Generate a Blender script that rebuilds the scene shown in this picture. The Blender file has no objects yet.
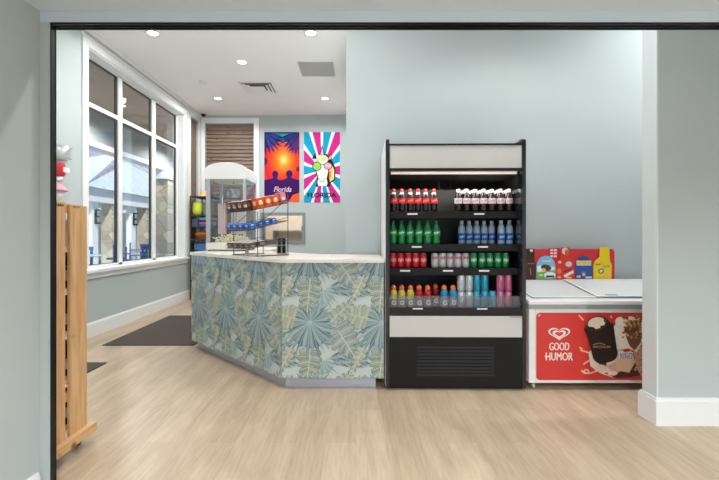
import bpy, math, random
from mathutils import Matrix, Vector
random.seed(7)
PI = math.pi
scene = bpy.context.scene
COL = scene.collection
F, VX, VY, CH = 410.0, 356.0, 234.0, 1.24      # focal length in pixels, vanishing point, eye height

# ------------------------------------------------------------------ colours and materials
def lin(c):
    return tuple((v/255/12.92 if v/255 <= .04045 else ((v/255+.055)/1.055)**2.4) for v in c)

def mat(name, rgb, rough=.5, metal=0.0, vary=.04, scale=8.0, spec=.5, emit=None, estr=0, bump=0):
    m = bpy.data.materials.new(name); m.use_nodes = True
    nt = m.node_tree; b = nt.nodes['Principled BSDF']
    c = lin(rgb)
    if vary > 0:
        tc = nt.nodes.new('ShaderNodeTexCoord'); nz = nt.nodes.new('ShaderNodeTexNoise')
        nz.inputs['Scale'].default_value = scale; nz.inputs['Detail'].default_value = 4
        nt.links.new(tc.outputs['Object'], nz.inputs['Vector'])
        r = nt.nodes.new('ShaderNodeValToRGB')
        r.color_ramp.elements[0].position = .3; r.color_ramp.elements[1].position = .7
        r.color_ramp.elements[0].color = (*[v*(1-vary) for v in c], 1)
        r.color_ramp.elements[1].color = (*[min(1, v*(1+vary)) for v in c], 1)
        nt.links.new(nz.outputs['Fac'], r.inputs['Fac']); nt.links.new(r.outputs['Color'], b.inputs['Base Color'])
        if bump:
            bp = nt.nodes.new('ShaderNodeBump'); bp.inputs['Strength'].default_value = bump; bp.inputs['Distance'].default_value = .01
            nt.links.new(nz.outputs['Fac'], bp.inputs['Height']); nt.links.new(bp.outputs['Normal'], b.inputs['Normal'])
    else:
        b.inputs['Base Color'].default_value = (*c, 1)
    b.inputs['Roughness'].default_value = rough; b.inputs['Metallic'].default_value = metal
    b.inputs['Specular IOR Level'].default_value = spec
    if emit:
        b.inputs['Emission Color'].default_value = (*lin(emit), 1); b.inputs['Emission Strength'].default_value = estr
    return m

def printed(name, rough=.5, spec=.4, weave=0):
    m = bpy.data.materials.new(name); m.use_nodes = True
    nt = m.node_tree; b = nt.nodes['Principled BSDF']
    a = nt.nodes.new('ShaderNodeAttribute'); a.attribute_name = 'Col'
    nt.links.new(a.outputs['Color'], b.inputs['Base Color'])
    b.inputs['Roughness'].default_value = rough; b.inputs['Specular IOR Level'].default_value = spec
    if weave:
        nz = nt.nodes.new('ShaderNodeTexNoise'); nz.inputs['Scale'].default_value = 400
        bp = nt.nodes.new('ShaderNodeBump'); bp.inputs['Strength'].default_value = weave; bp.inputs['Distance'].default_value = .002
        nt.links.new(nz.outputs['Fac'], bp.inputs['Height']); nt.links.new(bp.outputs['Normal'], b.inputs['Normal'])
    return m

def glass_sheet(name, tint=(255, 255, 255), gloss=.07, rough=.02, haze=0.0, hazecol=(220, 220, 220)):
    m = bpy.data.materials.new(name); m.use_nodes = True
    nt = m.node_tree; nt.nodes.clear()
    out = nt.nodes.new('ShaderNodeOutputMaterial')
    t = nt.nodes.new('ShaderNodeBsdfTransparent'); t.inputs['Color'].default_value = (*lin(tint), 1)
    g = nt.nodes.new('ShaderNodeBsdfGlossy'); g.inputs['Roughness'].default_value = rough
    lw = nt.nodes.new('ShaderNodeFresnel'); lw.inputs['IOR'].default_value = 1.45
    mu = nt.nodes.new('ShaderNodeMath'); mu.operation = 'MULTIPLY_ADD'; mu.inputs[1].default_value = .14; mu.inputs[2].default_value = gloss*.5
    nt.links.new(lw.outputs['Fac'], mu.inputs[0])
    mx = nt.nodes.new('ShaderNodeMixShader')
    nt.links.new(mu.outputs[0], mx.inputs['Fac']); nt.links.new(t.outputs[0], mx.inputs[1]); nt.links.new(g.outputs[0], mx.inputs[2])
    last = mx
    if haze:
        d = nt.nodes.new('ShaderNodeBsdfDiffuse'); d.inputs['Color'].default_value = (*lin(hazecol), 1)
        m2 = nt.nodes.new('ShaderNodeMixShader'); m2.inputs['Fac'].default_value = haze
        nt.links.new(mx.outputs[0], m2.inputs[1]); nt.links.new(d.outputs[0], m2.inputs[2]); last = m2
    nt.links.new(last.outputs[0], out.inputs['Surface'])
    return m

def floor_mat():
    m = bpy.data.materials.new('vinyl_plank'); m.use_nodes = True
    nt = m.node_tree; b = nt.nodes['Principled BSDF']; N = nt.nodes.new; L = nt.links.new
    tc = N('ShaderNodeTexCoord'); mp = N('ShaderNodeMapping'); mp.inputs['Rotation'].default_value = (0, 0, PI/2)
    L(tc.outputs['Object'], mp.inputs['Vector'])
    br = N('ShaderNodeTexBrick'); br.offset = .37
    br.inputs['Scale'].default_value = 1; br.inputs['Brick Width'].default_value = 1.22; br.inputs['Row Height'].default_value = .18
    br.inputs['Mortar Size'].default_value = .0012; br.inputs['Bias'].default_value = 0; br.inputs['Mortar Smooth'].default_value = .3
    br.inputs['Color1'].default_value = (*lin((201, 181, 157)), 1); br.inputs['Color2'].default_value = (*lin((191, 171, 147)), 1)
    br.inputs['Mortar'].default_value = (*lin((180, 161, 138)), 1)
    L(mp.outputs[0], br.inputs['Vector'])
    mg = N('ShaderNodeMapping'); mg.inputs['Scale'].default_value = (5, .55, 1); L(tc.outputs['Object'], mg.inputs['Vector'])
    nz = N('ShaderNodeTexNoise'); nz.inputs['Scale'].default_value = 2.2; nz.inputs['Detail'].default_value = 7; nz.inputs['Roughness'].default_value = .6; nz.inputs['Distortion'].default_value = .5
    L(mg.outputs[0], nz.inputs['Vector'])
    rp = N('ShaderNodeValToRGB'); rp.color_ramp.elements[0].position = .33; rp.color_ramp.elements[1].position = .62
    rp.color_ramp.elements[0].color = (.76, .73, .69, 1); rp.color_ramp.elements[1].color = (1.03, 1.02, 1.0, 1)
    L(nz.outputs['Fac'], rp.inputs['Fac'])
    mx = N('ShaderNodeMix'); mx.data_type = 'RGBA'; mx.blend_type = 'MULTIPLY'; mx.inputs[0].default_value = .75
    L(br.outputs['Color'], mx.inputs[6]); L(rp.outputs['Color'], mx.inputs[7])
    m3 = N('ShaderNodeMapping'); m3.inputs['Scale'].default_value = (26, 2.6, 1); m3.inputs['Rotation'].default_value = (0, 0, .03); L(tc.outputs['Object'], m3.inputs['Vector'])
    n3 = N('ShaderNodeTexNoise'); n3.inputs['Scale'].default_value = 2.0; n3.inputs['Detail'].default_value = 5; L(m3.outputs[0], n3.inputs['Vector'])
    r3 = N('ShaderNodeValToRGB'); r3.color_ramp.elements[0].position = .38; r3.color_ramp.elements[1].position = .58
    r3.color_ramp.elements[0].color = (.88, .85, .82, 1); r3.color_ramp.elements[1].color = (1.03, 1.03, 1.03, 1); L(n3.outputs['Fac'], r3.inputs['Fac'])
    m4 = N('ShaderNodeMix'); m4.data_type = 'RGBA'; m4.blend_type = 'MULTIPLY'; m4.inputs[0].default_value = .6
    L(mx.outputs[2], m4.inputs[6]); L(r3.outputs['Color'], m4.inputs[7]); L(m4.outputs[2], b.inputs['Base Color'])
    b.inputs['Roughness'].default_value = .36; b.inputs['Specular IOR Level'].default_value = .4
    return m

def wood(name, c1, c2, scale=(3, 3, 30), axis='Z', rough=.55):
    m = bpy.data.materials.new(name); m.use_nodes = True
    nt = m.node_tree; b = nt.nodes['Principled BSDF']; N = nt.nodes.new; L = nt.links.new
    tc = N('ShaderNodeTexCoord'); mp = N('ShaderNodeMapping'); mp.inputs['Scale'].default_value = scale
    L(tc.outputs['Object'], mp.inputs['Vector'])
    nz = N('ShaderNodeTexNoise'); nz.inputs['Scale'].default_value = 1.5; nz.inputs['Detail'].default_value = 6; nz.inputs['Distortion'].default_value = 1.2
    L(mp.outputs[0], nz.inputs['Vector'])
    rp = N('ShaderNodeValToRGB'); rp.color_ramp.elements[0].position = .35; rp.color_ramp.elements[1].position = .65
    rp.color_ramp.elements[0].color = (*lin(c1), 1); rp.color_ramp.elements[1].color = (*lin(c2), 1)
    L(nz.outputs['Fac'], rp.inputs['Fac'])
    vo = N('ShaderNodeTexVoronoi'); vo.inputs['Scale'].default_value = 5.5
    L(tc.outputs['Object'], vo.inputs['Vector'])
    kr = N('ShaderNodeValToRGB'); kr.color_ramp.elements[0].position = .07; kr.color_ramp.elements[1].position = .17
    kr.color_ramp.elements[0].color = (.35, .22, .13, 1); kr.color_ramp.elements[1].color = (1, 1, 1, 1)
    L(vo.outputs['Distance'], kr.inputs['Fac'])
    mx = N('ShaderNodeMix'); mx.data_type = 'RGBA'; mx.blend_type = 'MULTIPLY'; mx.inputs[0].default_value = 1
    L(rp.outputs['Color'], mx.inputs[6]); L(kr.outputs['Color'], mx.inputs[7]); L(mx.outputs[2], b.inputs['Base Color'])
    b.inputs['Roughness'].default_value = rough
    return m

def stone_mat():
    m = bpy.data.materials.new('stacked_stone'); m.use_nodes = True
    nt = m.node_tree; b = nt.nodes['Principled BSDF']; N = nt.nodes.new; L = nt.links.new
    tc = N('ShaderNodeTexCoord'); mp = N('ShaderNodeMapping'); mp.inputs['Rotation'].default_value = (PI/2, 0, .6)
    L(tc.outputs['Object'], mp.inputs['Vector'])
    br = N('ShaderNodeTexBrick'); br.inputs['Scale'].default_value = 1; br.inputs['Brick Width'].default_value = .3; br.inputs['Row Height'].default_value = .5
    br.inputs['Mortar Size'].default_value = .008
    br.inputs['Color1'].default_value = (*lin((205, 196, 178)), 1); br.inputs['Color2'].default_value = (*lin((165, 155, 138)), 1); br.inputs['Mortar'].default_value = (*lin((140, 134, 122)), 1)
    L(mp.outputs[0], br.inputs['Vector']); L(br.outputs['Color'], b.inputs['Base Color']); b.inputs['Roughness'].default_value = .9
    return m

def metal_mesh_mat():
    m = bpy.data.materials.new('perforated_black'); m.use_nodes = True
    nt = m.node_tree; b = nt.nodes['Principled BSDF']; N = nt.nodes.new; L = nt.links.new
    tc = N('ShaderNodeTexCoord'); vo = N('ShaderNodeTexVoronoi'); vo.inputs['Scale'].default_value = 55; vo.inputs['Randomness'].default_value = 0
    L(tc.outputs['Object'], vo.inputs['Vector'])
    rp = N('ShaderNodeValToRGB'); rp.color_ramp.elements[0].position = .3; rp.color_ramp.elements[1].position = .4
    rp.color_ramp.elements[0].color = (.002, .002, .002, 1); rp.color_ramp.elements[1].color = (.035, .035, .037, 1)
    L(vo.outputs['Distance'], rp.inputs['Fac']); L(rp.outputs['Color'], b.inputs['Base Color']); b.inputs['Roughness'].default_value = .4
    return m

WALLC = (186, 196, 197)
M = {}
M['wall'] = mat('wall_paint', WALLC, .75, vary=.012, scale=3, spec=.2)
M['ceil'] = mat('ceiling_paint', (246, 244, 243), .85, vary=.01, scale=3, spec=.15)
M['soffit'] = mat('soffit_paint', (200, 216, 230), .8, vary=.012, scale=3, spec=.15)
M['trim'] = mat('white_trim', (236, 238, 238), .42, vary=.01)
M['floor'] = floor_mat()
M['black'] = mat('black_metal', (14, 14, 16), .38, vary=.1, spec=.4)
M['track'] = mat('black_track', (15, 17, 19), .35, .3, vary=.1)
M['softblack'] = mat('soft_black', (20, 20, 20), .55, vary=.08, spec=.3)
M['cooler_in'] = mat('cooler_liner', (17, 19, 23), .22, vary=.05, spec=.6)
M['mirror_in'] = mat('polished_liner', (120, 122, 126), .06, .95, vary=0)
M['perf'] = metal_mesh_mat()
M['white'] = mat('white_plastic', (238, 238, 236), .3, vary=.01)
M['sign'] = mat('blank_sign_panel', (208, 206, 203), .35, vary=.01)
M['grey'] = mat('grey_plastic', (165, 172, 174), .4, vary=.02)
M['panel'] = mat('grey_panel', (176, 176, 175), .7, vary=.03, scale=60)
M['steel'] = mat('stainless', (175, 180, 188), .28, .85, vary=.04, scale=20)
M['kick'] = mat('brushed_aluminium', (190, 198, 214), .33, .55, vary=.03)
M['hatch'] = mat('dull_steel', (138, 142, 144), .4, .3, vary=.03)
M['alu'] = mat('aluminium', (196, 200, 202), .35, .6, vary=.03)
M['wire'] = mat('dark_wire', (70, 66, 62), .4, .6, vary=.05)
M['quartz'] = mat('quartz_top', (240, 234, 226), .22, vary=.02, scale=30)
M['laminate'] = printed('leaf_laminate', .38, .45)
M['print'] = printed('glossy_print', .32, .5)
M['matteprint'] = printed('card_print', .55, .3)
M['cloth'] = printed('towel_cloth', .95, .1, .4)
M['pine'] = wood('pine', (206, 158, 108), (228, 186, 136), (22, 22, 1.6))
M['pine_h'] = wood('pine_rail', (206, 158, 108), (228, 186, 136), (22, 1.6, 22))
M['paleshelf'] = mat('pale_plywood', (225, 205, 178), .6, vary=.06)
M['mat'] = mat('rubber_mat', (88, 80, 75), .95, vary=.12, scale=90, spec=.1, bump=.4)
M['blind'] = wood('bamboo_slats', (112, 94, 82), (140, 120, 106), (1.5, 1.5, 60))
M['glass'] = glass_sheet('window_glass', (246, 250, 250), .05)
M['cabglass'] = glass_sheet('cabinet_glass', (248, 250, 250), .06)
M['acrylic'] = glass_sheet('acrylic', (240, 242, 244), .02, .08, .10, (200, 202, 206))
M['lidglass'] = glass_sheet('freezer_lid_glass', (240, 246, 248), .25, .03, .62, (250, 251, 252))
M['gasket'] = mat('bronze_gasket', (70, 66, 62), .5)
M['lamp'] = mat('lamp_lens', (255, 255, 255), .4, vary=0, emit=(255, 250, 242), estr=6)
M['tubelight'] = mat('cooler_tube', (255, 255, 255), .4, vary=0, emit=(255, 236, 214), estr=.28)
M['concrete'] = mat('patio_concrete', (190, 188, 182), .9, vary=.06, scale=3)
M['stone'] = stone_mat()
M['paintedbeam'] = mat('grey_beam', (150, 154, 154), .7, vary=.03)
M['porchwood'] = wood('porch_boards', (150, 124, 104), (170, 143, 122), (14, .8, 1))
M['extwhite'] = mat('exterior_white', (232, 236, 238), .7, vary=.02)
M['roofmetal'] = mat('standing_seam', (214, 222, 226), .55, .1, vary=.04)
M['bluechair'] = mat('blue_resin', (40, 84, 140), .5, vary=.05)
M['dkbrown'] = mat('dark_brown', (74, 60, 52), .6, vary=.1)
M['choc'] = mat('choc', (52, 33, 26), .4)
M['creamplastic'] = mat('cream_enamel', (236, 231, 222), .35, vary=.02)
M['bevwhite'] = M['white']
def P(name, rgb, rough=.35, **k):
    if name not in M: M[name] = mat(name, rgb, rough, **k)
    return M[name]

# ------------------------------------------------------------------ mesh builder
class MB:
    def __init__(s): s.v = []; s.f = []; s.c = []; s.sm = []; s.T = Matrix()
    def add(s, vs, fs, c=None, smooth=False):
        o = len(s.v)
        s.v += [tuple(s.T @ Vector(p)) for p in vs]
        for f in fs:
            s.f.append(tuple(i+o for i in f)); s.c.append(c); s.sm.append(smooth)
        return s
    def box(s, x0, x1, y0, y1, z0, z1, c=None):
        vs = [(x0,y0,z0),(x1,y0,z0),(x1,y1,z0),(x0,y1,z0),(x0,y0,z1),(x1,y0,z1),(x1,y1,z1),(x0,y1,z1)]
        return s.add(vs, [(0,3,2,1),(4,5,6,7),(0,1,5,4),(1,2,6,5),(2,3,7,6),(3,0,4,7)], c)
    def prism(s, poly, z0, z1, c=None):             # polygon in xy (ccw), extruded in z
        n = len(poly)
        vs = [(x,y,z0) for x,y in poly] + [(x,y,z1) for x,y in poly]
        fs = [tuple(range(n-1,-1,-1)), tuple(range(n,2*n))] + [(i,(i+1)%n,n+(i+1)%n,n+i) for i in range(n)]
        return s.add(vs, fs, c)
    def prism_xz(s, poly, y0, y1, c=None):          # polygon in xz, extruded in y
        n = len(poly)
        vs = [(x,y0,z) for x,z in poly] + [(x,y1,z) for x,z in poly]
        fs = [tuple(range(n)), tuple(range(2*n-1,n-1,-1))] + [(i,n+i,n+(i+1)%n,(i+1)%n) for i in range(n)]
        return s.add(vs, fs, c)
    def prism_yz(s, poly, x0, x1, c=None):
        n = len(poly)
        vs = [(x0,y,z) for y,z in poly] + [(x1,y,z) for y,z in poly]
        fs = [tuple(range(n-1,-1,-1)), tuple(range(n,2*n))] + [(i,(i+1)%n,n+(i+1)%n,n+i) for i in range(n)]
        return s.add(vs, fs, c)
    def lathe(s, prof, cx=0, cy=0, n=16, c=None, caps=True):   # (r,z)
        vs = []; fs = []
        for r, z in prof:
            for i in range(n):
                a = 2*PI*i/n; vs.append((cx+r*math.cos(a), cy+r*math.sin(a), z))
        for k in range(len(prof)-1):
            for i in range(n):
                j = (i+1) % n; fs.append((k*n+i, k*n+j, (k+1)*n+j, (k+1)*n+i))
        s.add(vs, fs, c, True)
        if caps:
            o = len(s.v)-len(vs); m = len(prof)-1
            s.f.append(tuple(o+i for i in range(n-1,-1,-1))); s.c.append(c); s.sm.append(False)
            s.f.append(tuple(o+m*n+i for i in range(n))); s.c.append(c); s.sm.append(False)
        return s
    def tube(s, pts, r, n=8, c=None):
        pts = [Vector(p) for p in pts]; vs = []; fs = []
        for k, p in enumerate(pts):
            d = (pts[min(k+1,len(pts)-1)] - pts[max(k-1,0)]).normalized()
            up = Vector((0,0,1)) if abs(d.z) < .95 else Vector((1,0,0))
            a = d.cross(up).normalized(); b = d.cross(a)
            for i in range(n):
                t = 2*PI*i/n; vs.append(tuple(p + a*(r*math.cos(t)) + b*(r*math.sin(t))))
        for k in range(len(pts)-1):
            for i in range(n):
                j = (i+1)%n; fs.append((k*n+i, k*n+j, (k+1)*n+j, (k+1)*n+i))
        fs.append(tuple(range(n-1,-1,-1))); fs.append(tuple((len(pts)-1)*n+i for i in range(n)))
        return s.add(vs, fs, c, True)
    def poly(s, pts, c=None):                       # flat polygon of 3-D points
        return s.add(pts, [tuple(range(len(pts)))], c)
    def build(s, name, m, parent=None, bevel=0, loc=None, seg=2):
        me = bpy.data.meshes.new(name); me.from_pydata(s.v, [], s.f); me.update()
        for p, sm in zip(me.polygons, s.sm): p.use_smooth = sm
        if any(c is not None for c in s.c):
            at = me.color_attributes.new('Col', 'FLOAT_COLOR', 'CORNER')
            for p, c in zip(me.polygons, s.c):
                l = (*lin(c), 1) if c is not None else (.8, .8, .8, 1)
                for li in p.loop_indices: at.data[li].color = l
        me.materials.append(m)
        o = bpy.data.objects.new(name, me); COL.objects.link(o)
        if parent: o.parent = parent
        if loc: o.location = loc
        if bevel:
            b = o.modifiers.new('bevel', 'BEVEL'); b.width = bevel; b.segments = seg; b.limit_method = 'ANGLE'; b.angle_limit = .7
        return o

def empty(name, loc=(0,0,0), rz=0):
    o = bpy.data.objects.new(name, None); COL.objects.link(o); o.location = loc; o.rotation_euler = (0,0,rz); o.empty_display_size = .05
    return o
def tag(o, label=None, cat=None, group=None, kind=None):
    if label: o['label'] = label
    if cat: o['category'] = cat
    if group: o['group'] = group
    if kind: o['kind'] = kind
    return o
def copy_tree(o, parent=None):
    c = o.copy(); COL.objects.link(c)
    if parent: c.parent = parent
    for ch in list(o.children): copy_tree(ch, c)
    return c
def structure(o): o['kind'] = 'structure'; return o
def at(px, Y): return (px-VX)/F*Y
def zat(py, Y): return CH-(py-VY)*Y/F

# ---- 2-D drawing on a plane: origin O, axes U, V, normal N; each call draws a little above the last
class Art:
    def __init__(s, mb, O, U, V, N, step=.00008, clip=None):
        s.mb = mb; s.O = Vector(O); s.U = Vector(U); s.V = Vector(V); s.N = Vector(N); s.h = .0006; s.step = step; s.clip = clip
    def lift(s): s.h += s.step
    def poly(s, pts, c, lift=True):
        if s.clip:
            u0, u1, v0, v1 = s.clip
            for ax, lim, sg in ((0,u0,1),(0,u1,-1),(1,v0,1),(1,v1,-1)):
                out = []
                for i in range(len(pts)):
                    a = pts[i]; b = pts[(i+1)%len(pts)]
                    da = (a[ax]-lim)*sg; db = (b[ax]-lim)*sg
                    if da >= 0: out.append(a)
                    if (da >= 0) != (db >= 0):
                        t = da/(da-db); out.append((a[0]+(b[0]-a[0])*t, a[1]+(b[1]-a[1])*t))
                pts = out
                if len(pts) < 3: return
        if lift: s.lift()
        vs = [tuple(s.O + s.U*u + s.V*v + s.N*s.h) for u, v in pts]
        ar = sum(pts[i][0]*pts[(i+1)%len(pts)][1]-pts[(i+1)%len(pts)][0]*pts[i][1] for i in range(len(pts)))
        flip = (s.U.cross(s.V)).dot(s.N) < 0
        if (ar < 0) != flip: vs.reverse()
        s.mb.poly(vs, c)
    def rect(s, u0, u1, v0, v1, c): s.poly([(u0,v0),(u1,v0),(u1,v1),(u0,v1)], c)
    def ell(s, cu, cv, ru, rv, c, n=20, rot=0):
        ca, sa = math.cos(rot), math.sin(rot)
        s.poly([(cu+ru*math.cos(t)*ca-rv*math.sin(t)*sa, cv+ru*math.cos(t)*sa+rv*math.sin(t)*ca) for t in [2*PI*i/n for i in range(n)]], c)
    def line(s, pts, w, c):
        s.lift()
        for a, b in zip(pts, pts[1:]):
            d = Vector((b[0]-a[0], b[1]-a[1])); 
            if d.length < 1e-6: continue
            n = Vector((-d.y, d.x)).normalized()*w/2
            s.poly([(a[0]+n.x,a[1]+n.y),(a[0]-n.x,a[1]-n.y),(b[0]-n.x,b[1]-n.y),(b[0]+n.x,b[1]+n.y)], c, False)
    def rrect(s, u0, u1, v0, v1, r, c, corners=(1,1,1,1)):
        pts = []
        for k, (cu, cv, a0) in enumerate(((u0+r,v0+r,PI),(u1-r,v0+r,1.5*PI),(u1-r,v1-r,0),(u0+r,v1-r,.5*PI))):
            if corners[k]: pts += [(cu+r*math.cos(a0+t*PI/10), cv+r*math.sin(a0+t*PI/10)) for t in range(6)]
            else: pts.append(((u0,u1,u1,u0)[k], (v0,v0,v1,v1)[k]))
        s.poly(pts, c)
    def text(s, txt, cu, cv, h, c, width=None, bold=0.0, shear=0.0):
        cu_ = bpy.data.curves.new('lettering', 'FONT'); cu_.body = txt; cu_.size = 1; cu_.offset = bold; cu_.shear = shear
        cu_.resolution_u = 3
        o = bpy.data.objects.new('lettering', cu_); COL.objects.link(o)
        bpy.context.view_layer.update()
        dg = bpy.context.evaluated_depsgraph_get(); ev = o.evaluated_get(dg); me = ev.to_mesh()
        vs = [(v.co.x, v.co.y) for v in me.vertices]; fs = [tuple(p.vertices) for p in me.polygons]
        ev.to_mesh_clear(); bpy.data.objects.remove(o); bpy.data.curves.remove(cu_)
        if not vs: return
        x0 = min(v[0] for v in vs); x1 = max(v[0] for v in vs); y0 = min(v[1] for v in vs); y1 = max(v[1] for v in vs)
        sy = h/(y1-y0); sx = width/(x1-x0) if width else sy
        s.lift(); s.lift()
        for f in fs:
            s.poly([(cu+(vs[i][0]-(x0+x1)/2)*sx, cv+(vs[i][1]-(y0+y1)/2)*sy) for i in f], c, False)

# ================================================================== THE ROOM
LX, BY, CZ, PY = -3.2, 8.42, 3.68, 4.0
structure(MB().box(-3.4, 5.2, -3.2, 8.6, -.12, 0).build('floor', M['floor']))
structure(MB().box(-3.4, 5.2, 1.93, 8.6, CZ, CZ+.15).build('ceiling', M['ceil']))
# lower ceiling and header in front of the opening
structure(MB().box(-1.6, 4.7, -3.2, 1.855, 2.249, 2.36).build('ceiling_front', M['soffit']))
structure(MB().box(-3.4, 5.2, 1.855, 1.93, 2.199, CZ+.15).build('wall_header', M['soffit']))
# left wall, pierced by two windows
w = MB()
w.box(LX-.2, LX, 1.855, 4.88, 0, CZ); w.box(LX-.2, LX, 4.88, 7.64, 0, .77); w.box(LX-.2, LX, 4.88, 7.64, 3.47, CZ)
w.box(LX-.2, LX, 7.64, 7.90, 0, CZ); w.box(LX-.2, LX, 7.90, 8.32, 0, .80); w.box(LX-.2, LX, 7.90, 8.32, 3.52, CZ)
w.box(LX-.2, LX, 8.32, BY+.2, 0, CZ)
structure(w.build('wall_left', M['wall']))
# back wall with a window and the serving hatch
w = MB()
w.box(LX, -3.10, BY, BY+.2, 0, CZ); w.box(-3.10, -2.095, BY, BY+.2, 0, .84); w.box(-3.10, -2.095, BY, BY+.2, 3.51, CZ)
w.box(-2.095, -1.93, BY, BY+.2, 0, CZ); w.box(-1.93, -1.07, BY, BY+.2, 0, 1.06); w.box(-1.93, -1.07, BY, BY+.2, 1.65, CZ)
w.box(-1.07, -.09, BY, BY+.2, 0, CZ)
structure(w.build('wall_back', M['wall']))
structure(MB().box(-.0976, 5.2, PY, BY+.2, 0, CZ).build('wall_partition', M['wall']))
structure(MB().box(5.0, 5.2, -3.2, PY, 0, CZ+.1).build('wall_right', M['wall']))
structure(MB().box(-3.2, -1.6, 1.855, 1.915, 0, CZ).build('wall_jamb', M['wall']))
structure(MB().box(-1.6, -1.43, -3.2, 1.855, 0, 2.249).build('wall_front_left', M['wall']))
structure(MB().box(-1.6, -1.385, 1.855, 1.889, 0, 2.199).build('trim_1', M['wall']))
# wall stub on the right; strong light on its end is put into a lighter colour
structure(MB().box(1.965, 5.0, 2.665, 2.80, 0, CZ).build('wall_stub', M['wall']))
structure(MB().box(1.955, 1.965, 2.665, 2.80, .16, CZ).build('wall_stub_lit_end', P('stub_end_lit', (212, 221, 223), .5, vary=.01)))
bb = [(0,0),(.02,0),(.02,.155),(.012,.174),(0,.174)]
b = MB(); b.box(1.937, 4.98, 2.645, 2.665, 0, .160); b.box(1.937, 1.955, 2.665, 2.82, 0, .160)
b.box(1.943, 4.98, 2.652, 2.665, .160, .176); b.box(1.943, 1.955, 2.665, 2.81, .160, .176)
structure(b.build('baseboard_right', M['trim']))
b = MB(); b.prism_xz([(LX,0),(LX+.02,0),(LX+.02,.15),(LX+.012,.172),(LX,.172)], 1.92, BY-.001)
structure(b.build('baseboard_left', M['trim']))
b = MB(); b.prism_xz([(-1.43,0),(-1.412,0),(-1.412,.15),(-1.42,.174),(-1.43,.174)], -3.0, 1.835)
structure(b.build('baseboard_front', M['trim']))
b = MB(); b.box(LX, LX+.05, 1.93, BY, CZ-.06, CZ)
structure(b.build('trim_3', M['trim']))

# black sliding-door track overhead and down the jamb
t = empty('door_track', (-1.4, 1.86, 0)); tag(t, 'long black metal door track framing the top and left of the opening', 'door track')
b = MB(); b.box(-.006, 6.3, -.004, .006, 2.190, 2.1985); b.box(-.004, 6.3, .022, .028, 2.190, 2.1985); b.box(0, 6.3, .044, .050, 2.190, 2.1985); b.box(-.004, 6.3, .006, .044, 2.195, 2.1985)
b.build('overhead_track', M['track'], t)
b = MB(); b.box(.0155, .020, -.003, .006, 0, 2.190); b.box(.0155, .0185, .006, .024, 0, 2.190); b.box(.0155, .020, .024, .029, 0, 2.190); b.build('jamb_track', M['track'], t)
for z in (.5, .75, 1.3, 1.75, 1.98): MB().box(.006, .010, -.0075, -.0049, z, z+.004).build('screw', M['grey'], t)

# ---- windows
def casing(mb, y0, y1, z0, z1, cw=.115, d=.02):          # around a hole in the left wall
    mb.box(LX, LX+d, y0-cw, y0, z0-.02, z1+cw); mb.box(LX, LX+d, y1, y1+cw, z0-.02, z1+cw)
    mb.box(LX, LX+d, y0, y1, z1, z1+cw)
WX = -3.32
win = structure(empty('window_1', (LX, 6.26, .84))); 
def wbuild(mb, name, m, parent, bevel=0):
    o = mb.build(name, m, parent, bevel); o.location = -parent.location; return o
b = MB(); casing(b, 4.88, 7.64, .81, 3.47, .10); b.box(LX, LX+.03, 4.75, 7.77, 3.565, 3.595); wbuild(b, 'casing', M['trim'], win)
b = MB(); b.box(-3.4, LX+.06, 4.76, 7.76, .77, .812); b.box(LX, LX+.022, 4.78, 7.74, .70, .77); wbuild(b, 'sill', M['trim'], win, .004)
b = MB()
b.box(WX-.06, WX, 4.84, 4.90, .812, 3.47); b.box(WX-.06, WX, 7.60, 7.64, .812, 3.47)
for y0, y1 in ((5.74, 5.83), (6.69, 6.80)): b.box(WX-.06, WX, y0, y1, .812, 3.47)
b.box(WX-.06, WX-.002, 4.9, 7.6, 2.832, 2.888); b.box(WX-.06, WX, 4.9, 7.6, 3.435, 3.47); b.box(WX-.06, WX, 4.9, 7.6, .812, .842)
wbuild(b, 'window_frame', M['trim'], win, .003)
b = MB()
for y0, y1 in ((4.9, 5.74), (5.83, 6.69), (6.80, 7.60)):
    for z0, z1 in ((.842, 2.832), (2.888, 3.435)):
        b.box(WX-.045, WX-.02, y1-.035, y1, z0, z1); b.box(WX-.045, WX-.02, y0, y0+.012, z0, z1)
        b.box(WX-.045, WX-.02, y0, y1, z1-.018, z1); b.box(WX-.045, WX-.02, y0, y1, z0, z0+.008)
wbuild(b, 'gasket', M['gasket'], win)
for y0, y1 in ((4.9, 5.74), (5.83, 6.69), (6.80, 7.60)):
    for z0, z1 in ((.842, 2.832), (2.888, 3.435)):
        wbuild(MB().box(WX-.034, WX-.030, y0+.008, y1-.03, z0+.006, z1-.012), 'pane', M['glass'], win)
b = MB(); b.box(-3.4, LX, 4.8801, 4.895, .812, 3.47); b.box(-3.4, LX, 7.625, 7.6399, .812, 3.47); b.box(-3.4, LX, 4.88, 7.64, 3.455, 3.4699)
wbuild(b, 'jamb_lining', M['trim'], win)
win2 = structure(empty('window_2', (LX, 8.11, .84)))
b = MB(); b.box(LX, LX+.02, 7.80, 7.90, .8, 3.63); b.box(LX, LX+.02, 8.32, 8.40, .8, 3.63); b.box(LX, LX+.02, 7.9, 8.32, 3.52, 3.62); wbuild(b, 'casing', M['trim'], win2)
b = MB(); b.box(-3.4, LX+.05, 7.80, 8.40, .80, .842); wbuild(b, 'sill', M['trim'], win2)
b = MB(); b.box(WX-.06, WX-.02, 7.9, 8.32, .842, .89); b.box(WX-.06, WX-.02, 7.9, 7.94, .842, 3.52); b.box(WX-.06, WX-.02, 8.28, 8.32, .842, 3.52); wbuild(b, 'window_frame', M['trim'], win2)
wbuild(MB().box(WX-.05, WX-.046, 7.94, 8.28, .89, 3.52), 'pane', M['glass'], win2)
win3 = structure(empty('window_3', (-2.6, BY, .84)))
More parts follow.
